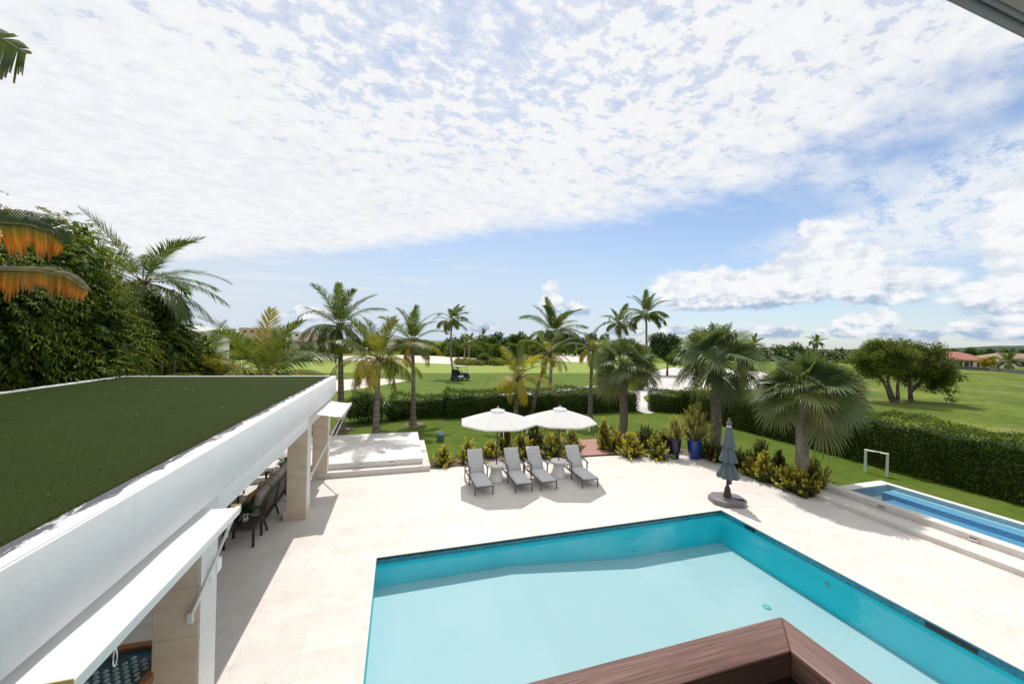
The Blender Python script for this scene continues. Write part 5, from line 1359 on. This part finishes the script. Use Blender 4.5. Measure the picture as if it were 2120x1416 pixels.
# ---- banana-like plant whose torn leaves hang in from the left
def torn_leaf(b_pts, wl, seed, up, hang_cols, up_cols, n=40, wu=None, tap=.3):
    """midrib through b_pts; torn blade strips on both sides; returns V, colours"""
    rng = np.random.default_rng(seed)
    pts = [np.array(p, float) for p in b_pts]
    def cr(t):
        m_ = len(pts) - 1; i = min(int(t * m_), m_ - 1); f = t * m_ - i
        p0, p1, p2, p3 = pts[max(i - 1, 0)], pts[i], pts[i + 1], pts[min(i + 2, m_)]
        return .5 * (2 * p1 + (p2 - p0) * f + (2 * p0 - 5 * p1 + 4 * p2 - p3) * f * f + (3 * p1 - p0 - 3 * p2 + p3) * f ** 3)
    VV, CC = [], []
    for sgn, cols in ((-1, hang_cols), (1, up_cols)):
        ts = np.linspace(0, 1, n + 1)
        off = 0; jit = np.zeros(3)
        for i in range(n):
            t0, t1 = ts[i], ts[i + 1]
            a, b_ = cr(t0), cr(min(1, t1 + .001)); T = nrm(cr(min(1, t1 + .01)) - a)
            side = nrm(np.cross(T, np.array(up))) * -sgn
            if rng.random() < .22: off = rng.normal() * .12; jit = rnd_dir(rng, 1)[0] * .09
            w_ = wl * (math.sin(math.pi * (.10 + .86 * (1 - (1 - t0) ** 1.5 * .75 if sgn else t0))) ** .6) * rng.uniform(.88, 1.08)
            w_ = (wl if sgn < 0 or not wu else wu) * min(1, (1.04 - t0) * 3.2) ** .7 * (rng.uniform(.66, 1.10) if sgn < 0 else rng.uniform(.96, 1.02))
            dirv = nrm(side * (.75 if sgn < 0 else 1.0) + T * (.28 + .5 * t0) + UPV * (-1.0 if sgn < 0 else .30) + np.array(up) * off + jit)
            down = UPV * (.55 if sgn < 0 else .10)
            row = []
            for q in (0, .33, .66, 1.0):
                c0 = a + dirv * w_ * q - down * w_ * q * q * .5 + np.array(up) * off * w_ * q * q * .6
                c1 = b_ + dirv * w_ * q - down * w_ * q * q * .5 + np.array(up) * off * w_ * q * q * .6
                sh = (tap if sgn < 0 else .04) if q == 1.0 else 0
                row += [c0 + (c1 - c0) * (sh - .02), c1 - (c1 - c0) * (sh - .02)]
            VV.append(row)
            cc = np.array([cols[0], cols[0], cols[1], cols[1], cols[2], cols[2], cols[3], cols[3]]) * rng.uniform(.75, 1.25)
            CC.append(cc)
    return np.array(VV), np.array(CC)
bt = thing('traveller_palm', 'big banana-like plant with torn leaves, two hanging orange, at the left edge', 'palm', (-8.95, 6.1, GZ)); O = bt.location
b = MB(O); b.tube([(-8.95, 6.1, GZ), (-8.95, 6.1, 3), (-8.9, 6.15, 6.0)], [.22, .18, .14], 12); b.build('trunk', M['coconut_bark'], bt)
GR = (.035, .065, .020); OR = (.46, .165, .018); BR = (.20, .085, .035); OL = (.13, .125, .02); LG = (.075, .125, .018)
def leaf_from(pxs, depth, w_, seed, up, hc, uc, n, wu, tap):
    mid = [tuple(dp(px, py, d_)) for (px, py), d_ in zip(pxs, depth)]
    V, cc = torn_leaf(mid, w_, seed, up, hc, uc, n, wu, tap)
    r_ = MB(O); c0 = Vector((-8.9, 6.15, 6.0)); m0 = Vector(mid[0])
    r_.tube([c0, c0.lerp(m0, .5) + Vector((0, 0, .25)), m0] + [Vector(q) for q in mid[1:]], [.05, .04] + [.028 - .02 * i / (len(mid) - 1) for i in range(len(mid))], 6)
    st = r_.build('leaf_stalk', pmat('banana_stalk_' + str(seed), (.16, .14, .05), .5), bt)
    leaf_object('leaf_blade', V, [(0, 1, 3, 2), (2, 3, 5, 4), (4, 5, 7, 6)], [], cc, M['broad_leaf'], st, O)
leaf_from([(-190, 500), (-90, 470), (0, 462), (60, 466), (108, 480), (132, 505)], [6.6, 6.7, 6.8, 6.9, 7.0, 7.1], .50, 71, (.55, -.75, .3), (GR, (.20, .15, .018), OR, BR), (GR, GR, GR, OL), 56, .34, .28)
leaf_from([(-210, 560), (-100, 556), (0, 560), (80, 562), (140, 575), (182, 602)], [6.3, 6.4, 6.5, 6.6, 6.7, 6.8], .42, 72, (.5, -.62, .7), (OL, (.30, .16, .015), OR, BR), (GR, OL, (.22, .17, .13), (.30, .25, .22)), 60, .16, .28)
leaf_from([(-300, 130), (-200, 70), (-120, 48), (-50, 58), (10, 84), (54, 112)], [6.0, 6.0, 6.0, 6.0, 6.0, 6.0], 1.0, 73, (.6, -.75, .2), (LG, LG, GR, OL), (LG, LG, LG, OL), 44, .22, .10)

# ---- far trees, tree lines, buildings
rng = np.random.default_rng(9)
def treeline(name, label, pts, n, leaf, col, seed, kind='stuff', yel=.12):
    rg_ = np.random.default_rng(seed); els = []
    for (x, y, z, rx, ry, rz) in pts:
        els.append((x, y, z * .6, rx, ry, rz)); els += clumps(rg_, (x, y, z), (rx, ry, rz * .8), 5, rz * .42)
    P_, Od = ellip_pts(rg_, els, n, .4); P_[:, 2] = np.abs(P_[:, 2])
    V, cc = leaf_mass(rg_, P_, Od, leaf, .6, greens(rg_, n, col, .45, yel), .1, .9)
    o = leaf_object(name, V, DQ, [], cc, M['broad_leaf'])
    return tag(o, label, None, None, kind)
def band(px0, px1, depth, pytop, pybot, k, jit=5, zmin=.8):
    out = []
    for i in range(k):
        px = px0 + (px1 - px0) * (i + .5) / k; d_ = depth * rng.uniform(.97, 1.05)
        top = dp(px, pytop + rng.normal() * jit, d_).z; bot = max(0, dp(px, pybot, d_).z)
        c_ = dp(px, 708, d_); rz = max(zmin, (top - bot) / 2)
        out.append((c_.x, c_.y, (top + bot) / 2, (px1 - px0) / k / FPX * d_ * .75, 3.5, rz))
    return out
treeline('sea_grape_thicket', 'dense green thicket behind the far sand bunker', band(836, 1135, 117, 704, 738, 13, 2), 22000, .55, (.055, .100, .018), 501)
treeline('sea_grape_thicket', 'green thicket left of the far sand bunker, behind the yellow roof-edge palm', band(560, 722, 118, 722, 742, 8, 1.5), 8000, .5, (.050, .100, .022), 502)
treeline('tree_line', 'line of trees and palms on the horizon at the centre', band(930, 1260, 150, 692, 724, 17, 5), 16000, .8, (.035, .075, .018), 503)
treeline('tree_line', 'distant trees below the pale hotel block on the left', band(440, 860, 150, 699, 728, 20, 3), 14000, .8, (.032, .068, .018), 504)
treeline('tree_line', 'dense green trees behind the yellow-green palm at the turf roof edge', band(455, 645, 76, 699, 742, 10, 5), 9000, .42, (.040, .078, .016), 509)
treeline('tree_line', 'distant trees in front of the hills on the right', band(1930, 2200, 330, 722, 735, 12, 1.5), 7000, 1.8, (.030, .075, .018), 505)
treeline('tree_line', 'distant trees behind the gravel area between the fan palms', band(1350, 1830, 150, 716, 745, 18, 3), 9000, .9, (.035, .075, .018), 506)
treeline('tree_line', 'trees behind the leafy screen beside the white house at the left', band(180, 470, 46, 712, 780, 9, 6), 7000, .35, (.032, .068, .014), 507)
treeline('dune_grass', 'straw and green ground cover at the edge of the far sand bunker', band(945, 1040, 79, 741, 753, 7, 2, .45), 3500, .40, (.085, .115, .030), 508, yel=.35)
for i, (px, py, d_, r_, lb) in enumerate([(1000, 742, 80, 1.7, 'rounded grey-green bush beside the far sand bunker'), (1050, 745, 82, 1.7, 'small dark bush right of the rounded bush by the far bunker')]):
    c_ = dp(px, py, d_); bush(lb, (c_.x, c_.y), (r_, r_, r_ * .75), 1300, .45, (.055, .095, .040), 520 + i)
for i, (px, py, d_, L_, lb) in enumerate([(962, 712, 100, 2.4, 'small palm in front of the thicket, right of the tall curved palm'), (972, 706, 108, 2.8, 'second small palm standing right of the tall curved palm'), (1000, 694, 165, 4.2, 'feathery palm on the horizon left of centre'), (1058, 703, 170, 4, 'low feathery palm on the horizon at centre'), (1092, 706, 150, 3.2, 'small dark palm left of the big dark coconut palm'), (1190, 703, 150, 4, 'small feathery palm right of the big dark coconut palm'), (590, 692, 140, 3, 'tiny palm under the pale hotel block'), (568, 694, 140, 3, 'tiny palm left of its twin under the pale hotel block'), (1690, 708, 90, 2.6, 'palm top showing over the rightmost fan palm'), (1560, 712, 90, 3.0, 'palm top showing between the two right fan palms')]):
    c_ = dp(px, py, d_); coconut('distant_palm', lb, (c_.x, c_.y, GZ), (c_.x + .2, c_.y, c_.z), L_, 15, 600 + i, .08, 20, .2, .12, group='distant palms', lw=4.0)
c_ = dp(2087, 748, 108); coconut('distant_palm', 'young palm in front of the red roofed house at the right edge', (c_.x, c_.y, GZ), (c_.x, c_.y, c_.z), 4.3, 18, 640, .10, 30, .25, .15, group='distant palms', lw=3.0)
# the dark round tree, the two field trees
c_ = dp(1383, 712, 62)
tree('broad_tree', 'dark round-crowned tree behind the two left fan palms', (c_.x, c_.y, GZ), [[(c_.x, c_.y, GZ), (c_.x, c_.y, 3)]], clumps(rng, (c_.x, c_.y, 4.6), (2.9, 2.4, 2.6), 26, 1.1), 9000, .34, (.022, .052, .012), 551, .05)
tb = (47.4, 23.85)
l1 = [[(47.3, 23.9, GZ), (46.6, 24.0, 1.4), (45.3, 24.2, 3.4)], [(47.5, 23.8, GZ), (46.9, 24.0, 1.7), (46.5, 24.0, 3.6)], [(47.8, 23.7, GZ), (47.9, 23.8, 1.8), (48.4, 23.6, 3.8)]]
low_ = [(*dp(px, py, d_), r_, r_, r_ * .8) for px, py, d_, r_ in ((1800, 772, 36.5, .7), (1818, 752, 36.0, .8), (1792, 750, 37, .7), (1840, 770, 36.2, .5))]
e1 = low_ + clumps(rng, (46.6, 24.2, 4.3), (2.9, 2.8, 1.9), 60, .62) + clumps(rng, (44.6, 24.6, 3.4), (1.1, 1.5, 1.0), 10, .6)
tree('field_tree', 'spreading multi-stemmed tree with feathery leaves on the rough field', (47.4, 23.85, GZ), l1, e1, 19000, .19, (.075, .115, .020), 552, .25, None, 'tree', .16, .1, .42, .9)
l2 = [[(50.5, 24.0, GZ), (50.2, 24.0, 1.4), (50.0, 24.0, 3.2)], [(50.3, 24.0, 1.0), (51.2, 23.6, 2.0), (52.4, 23.2, 2.9)]]
low2 = [(*dp(px, py, d_), r_, r_, r_ * .8) for px, py, d_, r_ in ((1930, 800, 37, .8), (1962, 806, 37, .75), (1985, 780, 37.5, .7), (1945, 775, 36.5, .9), (1970, 826, 37, .45), (1912, 785, 36.2, .6), (1880, 792, 38.5, .6), (1858, 780, 38.5, .6), (1900, 800, 38.5, .5), (1825, 785, 38, .55))]
e2_ = low2 + clumps(rng, (50.8, 23.6, 3.9), (2.6, 2.6, 2.1), 56, .66) + clumps(rng, (52.6, 22.8, 2.4), (1.5, 1.2, .9), 16, .6)
tree('field_tree', 'darker low-hanging tree right beside the multi-stemmed field tree', (50.6, 24.0, GZ), l2, e2_, 19000, .19, (.055, .09, .015), 553, .10, None, 'tree', .2, .2, .42, .9)
c_ = dp(2052, 742, 118)
tree('bush_tree', 'yellow flowering bush beside the red roofed house', (c_.x, c_.y, GZ), [[(c_.x, c_.y, GZ), (c_.x, c_.y, 2)]], clumps(rng, (c_.x, c_.y, 2.6), (2, 2, 1.6), 12, .9), 1500, .5, (.14, .16, .015), 554, .6, None, 'bush', .1, ycol=(.45, .36, .02))

def house_box(name, label, cat, o, ux, uy, w_, d_, h, roof_h, wallm, roofm, over=.6, wins=(), hip=True, door=None):
    """o: front left corner on the ground; ux along the front, uy towards the back"""
    ux, uy = Vector((*ux, 0)).normalized(), Vector((*uy, 0)).normalized(); o = Vector((*o, GZ))
    t = thing(name, label, cat, o)
    def P(u, v, z): return ux * u + uy * v + Vector((0, 0, z))
    b = MB(); vs = [P(u, v, z) for z in (0, h) for u, v in ((0, 0), (w_, 0), (w_, d_), (0, d_))]
    b.add(vs, [(0, 1, 5, 4), (1, 2, 6, 5), (2, 3, 7, 6), (3, 0, 4, 7), (4, 5, 6, 7)]); b.build('wall', wallm, t)
    b = MB(); q = over
    if roof_h > .3:
        e_ = [P(-q, -q, h), P(w_ + q, -q, h), P(w_ + q, d_ + q, h), P(-q, d_ + q, h)]; i_ = d_ / 2 if hip else -q
        rg_ = [P(i_, d_ / 2, h + roof_h), P(w_ - i_, d_ / 2, h + roof_h)]
        lo = [p - Vector((0, 0, .18)) for p in e_]
        b.add(e_ + rg_ + lo, [(0, 1, 5, 4), (1, 2, 5), (2, 3, 4, 5), (3, 0, 4), (6, 7, 1, 0), (7, 8, 2, 1), (8, 9, 3, 2), (9, 6, 0, 3), (9, 8, 7, 6)])
    else:
        vs = [P(u, v, z) for z in (h + .003, h + .3) for u, v in ((-q, -q), (w_ + q, -q), (w_ + q, d_ + q), (-q, d_ + q))]
        b.add(vs, [(0, 1, 5, 4), (1, 2, 6, 5), (2, 3, 7, 6), (3, 0, 4, 7), (4, 5, 6, 7), (3, 2, 1, 0)])
    b.build('roof', roofm, t)
    for (u, z0, ww, hh) in wins:
        b = MB(); b.add([P(u + a, v, z0 + c) for v in (-.05, .02) for a, c in ((0, 0), (ww, 0), (ww, hh), (0, hh))], [(0, 1, 2, 3), (0, 4, 5, 1), (1, 5, 6, 2), (2, 6, 7, 3), (3, 7, 4, 0)])
        b.build('window', M['dark_glass'], t)
    return t
a_, c_ = dp(1968, 764, 125), dp(2046, 766, 125)
hd = Vector((c_.x - a_.x, c_.y - a_.y)); bk = Vector((-hd.y, hd.x))
if bk.dot(Vector((fw.x, fw.y))) < 0: bk = -bk
house_box('villa', 'low cream villa with red tiled hip roof beyond the field at the right', 'house', (a_.x, a_.y), hd, bk, hd.length, 9, 3.0, 2.7, M['cream_wall'], M['terracotta_roof'], .9, ((3.0, .2, 1.0, 2.3), (4.6, .2, 1.6, 2.3), (6.6, .2, .9, 2.3), (9.0, .2, .8, 2.3), (11.2, .3, .7, 2.1)))
a_ = dp(2072, 752, 150); house_box('villa', 'tan villa partly hidden behind the young palm at the right edge', 'house', (a_.x, a_.y), hd, bk, 26, 10, 3.6, 2.2, M['cream_wall'], M['brown_roof'], .9, ((2, .4, 2, 2.2), (8, .4, 3, 2.2)))
wl = thing('field_wall', 'low dark stone wall along the far side of the rough field', 'wall', tuple(gp(1960, 764, GZ)))
b = MB(wl.location); p0, p1, p2 = gp(1940, 762, GZ), gp(2050, 768, GZ), gp(2300, 790, GZ); b.bar(p0 + Vector((0, 0, .45)), p1 + Vector((0, 0, .45)), .5, 1.2); b.bar(p1 + Vector((0, 0, .45)), p2 + Vector((0, 0, .45)), .5, 1.2); b.build('stones', M['grey_stone_wall'], wl)
for px, lb in ((2065, 'white gate post in front of the villa at the right edge, the nearer one'),):
    c_ = gp(px, 768, GZ); t = thing('gate_post', lb, 'post', c_)
    b = MB(); b.box(-.25, .25, -.25, .25, 0, 3.6); b.build('shaft', M['white_wall'], t); b = MB(); b.box(-.9, .9, -.9, .9, 1.35, 1.5); b.build('planter_slab', M['white_wall'], t); b = MB(); b.box(-.5, .5, -.5, .5, 3.6, 3.75); b.build('cap', M['white_wall'], t)
a_, c_ = dp(262, 712, 34), dp(372, 712, 34); hd = Vector((c_.x - a_.x, c_.y - a_.y)); bk = Vector((-hd.y, hd.x))
if bk.dot(Vector((fw.x, fw.y))) < 0: bk = -bk
house_box('garden_house', 'white house with pale hip roof half hidden behind palms at the left', 'house', (a_.x, a_.y), hd, bk, hd.length, 6, 5.3, .9, M['white_wall'], M['pale_roof'], .7, ((.5, 3.6, 1.0, 1.2), (3.2, 3.6, .9, 1.2)))
a_ = dp(494, 715, 260); c_ = dp(622, 715, 260); hd = Vector((c_.x - a_.x, c_.y - a_.y)); bk = Vector((-hd.y, hd.x)); bk = bk if bk.dot(Vector((fw.x, fw.y))) > 0 else -bk
house_box('hotel_block', 'pale pinkish flat-roofed hotel block on the horizon at the left', 'building', (a_.x, a_.y), hd, bk, hd.length * .62, 14, 10.0, .1, M['pink_wall'], M['white_wall'], .3, tuple((3 + i * 5, 6.8, 2.4, 1.6) for i in range(5)))
o2 = Vector((a_.x, a_.y)) + hd * .64
house_box('hotel_block', 'lower white hotel wing right of the pinkish block on the horizon', 'building', (o2.x, o2.y), hd, bk, hd.length * .42, 14, 8.0, .1, M['white_wall'], M['white_wall'], .3, tuple((2 + i * 5, 5.2, 2.2, 1.5) for i in range(3)))
a_ = dp(606, 712, 130); c_ = dp(662, 712, 130); hd = Vector((c_.x - a_.x, c_.y - a_.y)); bk = Vector((-hd.y, hd.x)); bk = bk if bk.dot(Vector((fw.x, fw.y))) > 0 else -bk
house_box('villa', 'pale villa with brown pitched roof behind the tall left coconut palm', 'house', (a_.x, a_.y), hd, bk, hd.length, 8, 3.2, 3.6, M['white_wall'], M['brown_roof'], .5, ((1, .8, 1.4, 1.4), (5, .8, 1.4, 1.4)))
a_ = dp(958, 715, 190); c_ = dp(984, 715, 190); hd = Vector((c_.x - a_.x, c_.y - a_.y)); bk = Vector((-hd.y, hd.x)); bk = bk if bk.dot(Vector((fw.x, fw.y))) > 0 else -bk
house_box('villa', 'small house with reddish roof on the horizon right of the curved palm', 'house', (a_.x, a_.y), hd, bk, hd.length, 8, 4.4, 3.4, M['cream_wall'], M['terracotta_roof'], .5, ((1, 1, 1.4, 1.4),))
a_ = dp(1772, 725, 210); c_ = dp(1850, 725, 210); hd = Vector((c_.x - a_.x, c_.y - a_.y)); bk = Vector((-hd.y, hd.x)); bk = bk if bk.dot(Vector((fw.x, fw.y))) > 0 else -bk
house_box('long_building', 'long low grey-white flat-roofed building behind the field trees', 'building', (a_.x, a_.y), hd, bk, hd.length, 10, 5.6, .1, M['white_wall'], M['grey_stone_wall'], .6, ((3, 1, 3, 2.4), (9, 1, 3, 2.4)))
a_ = dp(1590, 722, 230); c_ = dp(1740, 722, 230); hd = Vector((c_.x - a_.x, c_.y - a_.y)); bk = Vector((-hd.y, hd.x)); bk = bk if bk.dot(Vector((fw.x, fw.y))) > 0 else -bk
house_box('long_building', 'wide pale building showing between the two right fan palm crowns', 'building', (a_.x, a_.y), hd, bk, hd.length, 10, 5.2, .1, M['white_wall'], M['grey_stone_wall'], .6, tuple((4 + i * 9, 1, 4, 2.4) for i in range(4)))
t = thing('white_fence', 'low white fence among the bushes left of the tall coconut palm', 'fence', tuple(dp(690, 728, 118))); t.location.z = GZ
for i in range(9):
    b = MB(); b.box(-12 + i * 2.6, -10.4 + i * 2.6, -.1, .1, 0, 1.9); b.build('panel', M['white_wall'], t)

# ---- golf cart, driver, bags
ca = R(38)
cart = thing('golf_cart', 'white and navy golf cart with canopy roof parked on the fairway', 'golf cart', (7.45, 46.4, GZ), ca)
def prof(name, pts, x0, x1, m, par, bev=.02):     # side profile in (forward, z), extruded across
    b = MB(); n = len(pts)
    b.add([(f, x, z) for x in (x0, x1) for f, z in pts], [tuple(range(n))[::-1], tuple(range(n, 2 * n))] + [(i, (i + 1) % n, n + (i + 1) % n, n + i) for i in range(n)])
    return b.build(name, m, par, bev, 2)
prof('body', [(-1.15, .42), (-.95, .30), (-.1, .30), (-.1, .36), (.75, .36), (.80, .30), (1.15, .34), (1.2, .50), (1.12, .72), (.78, .95), (.70, .92), (.62, .45), (-.05, .45), (-.08, .66), (-1.1, .70)], -.58, .58, M['navy_paint'], cart, .03)
for s_ in (-1, 1):
    b = MB(); b.box(-.98, -.10, min(s_ * .58, s_ * .61), max(s_ * .58, s_ * .61), .42, .68); b.build('side_panel', M['white_paint'], cart, .012, 2)
b = MB(); b.obox((.98, 0, .80), (.34, 1.12, .05), 0, 0); b.build('cowl', M['white_paint'], cart, .015, 2)
b = MB(); b.box(-1.16, .1, -.61, .61, .22, .34); b.box(.78, 1.22, -.61, .61, .22, .40); b.build('lower_trim', M['navy_paint'], cart, .03, 2)
b = MB(); b.box(-.62, -.06, -.55, .55, .66, .78); seat = b.build('seat', M['rubber'], cart, .04, 2)
b = MB(); b.obox((-.66, 0, 1.0), (.10, 1.08, .42)); b.build('backrest', M['rubber'], cart, .04, 2)
b = MB(); b.box(-.98, .72, -.60, .60, 1.80, 1.86); b.build('roof', M['white_paint'], cart, .03, 3)
for f, x in ((.86, -.54), (.86, .54), (-.78, -.54), (-.78, .54)):
    b = MB(); b.tube([(f, x, .70), (f - (.25 if f > 0 else 0), x, 1.81)], .022, 8); b.build('post', M['black_metal'], cart)
b = MB(); b.bar((.87, 0, .92), (.63, 0, 1.76), 1.04, .012, upv=(0, 1, 0)) if False else b.add([(.86, -.52, .9), (.86, .52, .9), (.62, .52, 1.78), (.62, -.52, 1.78)], [(0, 1, 2, 3)])
gm = bpy.data.materials.new('clear_screen'); gm.use_nodes = True; gm.node_tree.nodes.clear(); gg = G(gm.node_tree)
tr_ = gg.new('ShaderNodeBsdfTransparent'); gl_ = gg.new('ShaderNodeBsdfGlossy'); gl_.inputs['Roughness'].default_value = .05; mx_ = gg.new('ShaderNodeMixShader'); mx_.inputs[0].default_value = .15
gg.l.new(tr_.outputs[0], mx_.inputs[1]); gg.l.new(gl_.outputs[0], mx_.inputs[2]); oo = gg.new('ShaderNodeOutputMaterial'); gg.l.new(mx_.outputs[0], oo.inputs[0])
b.build('windscreen', gm, cart)
b = MB(); b.tube([(.70, .28, .85), (.45, .28, 1.02)], .02, 8); b.tube([Vector((.44, .28, 1.03)) + Vector((.07 * math.sin(a), .17 * math.cos(a), .15 * math.sin(a))) for a in np.linspace(0, 6.283, 17)], .014, 6, 0, False); b.build('steering_wheel', M['rubber'], cart)
b = MB(); b.box(-1.18, -.92, -.50, .50, .70, .78); b.box(-1.16, -1.10, -.50, .50, 1.05, 1.10); b.build('bag_rack', M['black_metal'], cart)
for f in (-.78, .82):
    for x in (-.56, .56):
        b = MB(); b.tube([(f, x - .09, .23), (f, x - .075, .23), (f, x + .075, .23), (f, x + .09, .23)], [.20, .23, .23, .20], 18); wl_ = b.build('wheel', M['rubber'], cart)
        b = MB(); s_ = 1 if x > 0 else -1; b.tube([(f, x + s_ * .088, .23), (f, x + s_ * .095, .23)], .12, 14); b.build('rim', M['chrome'], wl_)
for x in (-.4, .4):
    b = MB(); b.lathe([(.07, 0), (.06, .02), (0, .025)], 12); o = b.build('headlight', M['chrome'], cart); o.location = (1.19, x, .6); o.rotation_euler = (0, math.pi / 2, 0)
Mc = Matrix.Translation(cart.location) @ Matrix.Rotation(ca, 4, 'Z')
for i, (x, m_, lb) in enumerate(((-.24, M['rubber'], 'black golf bag strapped on the left of the golf cart rear'), (.22, M['navy_paint'], 'navy golf bag strapped on the right of the golf cart rear'))):
    t = thing('golf_bag', lb, 'golf bag', Mc @ Vector((-1.08, x, .62)), ca, 'golf bags on the cart')
    b = MB(); b.tube([(.03, 0, 0), (0, 0, .1), (-.06, 0, .75), (-.07, 0, .82)], [.14, .17, .18, .16], 14); b.build('bag', m_, t)
    b = MB(); b.obox((-.17, 0, .35), (.10, .18, .36)); b.build('pocket', M['rubber'], t, .03, 2)
    for j in range(7):
        a = j * .9; q = Vector((-.07 + .08 * math.cos(a), .08 * math.sin(a), .80)); e_ = q + Vector((-.03 + .04 * math.cos(a), .05 * math.sin(a), .26 + .02 * j))
        b = MB(); b.tube([q, e_], .008, 5); b.tube([e_ - Vector((.0, 0, .02)), e_ + Vector((-.06, .02, .03))], .03, 6); b.build('club', M['chrome'] if j % 2 else M['black_metal'], t)
def skin(name, vs, es, rad, m, parent, sub=1):
    me = bpy.data.meshes.new(name); me.from_pydata(vs, es, []); o = link(name, me, m, parent)
    md = o.modifiers.new('skin', 'SKIN'); md.use_smooth_shade = True
    for i, r_ in enumerate(rad): me.skin_vertices[0].data[i].radius = (r_, r_) if not isinstance(r_, tuple) else r_
    me.skin_vertices[0].data[0].use_root = True
    s_ = o.modifiers.new('sub', 'SUBSURF'); s_.levels = s_.render_levels = sub
    return o
# seated driver: x forward, y left, z up from the seat
dr_ = thing('person', 'person in a blue shirt and cap sitting at the wheel of the golf cart', 'person', Mc @ Vector((-.30, .28, .78)), ca)
vs = [(0, 0, .08), (.02, 0, .28), (.03, 0, .46), (.04, 0, .56), (.06, 0, .64), (.08, 0, .76), (.09, 0, .84),
      (.03, .17, .48), (.16, .24, .25), (.42, .16, .30), (.50, .14, .30), (.03, -.17, .48), (.16, -.24, .25), (.42, -.16, .30), (.50, -.14, .30),
      (.08, .09, .07), (.46, .12, .10), (.52, .12, -.30), (.62, .12, -.34), (.08, -.09, .07), (.46, -.12, .10), (.52, -.12, -.30), (.62, -.12, -.34)]
es = [(0, 1), (1, 2), (2, 3), (3, 4), (4, 5), (5, 6), (3, 7), (7, 8), (8, 9), (9, 10), (3, 11), (11, 12), (12, 13), (13, 14), (0, 15), (15, 16), (16, 17), (17, 18), (0, 19), (19, 20), (20, 21), (21, 22)]
rd = [.14, .13, .15, .07, .055, .095, .085, .06, .045, .035, .04, .06, .045, .035, .04, .085, .06, .045, .04, .085, .06, .045, .04]
skin('body', vs, es, rd, M['skin'], dr_)
skin('shirt', [vs[0], vs[1], vs[2], vs[3], vs[7], tuple(Vector(vs[7]).lerp(Vector(vs[8]), .7)), vs[11], tuple(Vector(vs[11]).lerp(Vector(vs[12]), .7))], [(0, 1), (1, 2), (2, 3), (3, 4), (4, 5), (3, 6), (6, 7)], [.16, .155, .175, .09, .08, .07, .08, .07], M['blue_shirt'], dr_)
skin('shorts', [(0, 0, .06), vs[15], tuple(Vector(vs[15]).lerp(Vector(vs[16]), .8)), vs[19], tuple(Vector(vs[19]).lerp(Vector(vs[20]), .8))], [(0, 1), (1, 2), (0, 3), (3, 4)], [.155, .105, .085, .105, .085], M['khaki'], dr_)
b = MB(); b.lathe([(.112, .83), (.108, .88), (.08, .93), (.0, .95)], 16, (.085, 0, 0)); b.box(.15, .27, -.07, .07, .835, .85); b.build('cap', M['navy_paint'], dr_)
b = MB(); b.lathe([(.06, .70), (.105, .76), (.108, .84)], 16, (.06, 0, 0)); b.build('hair', M['hair'], dr_)
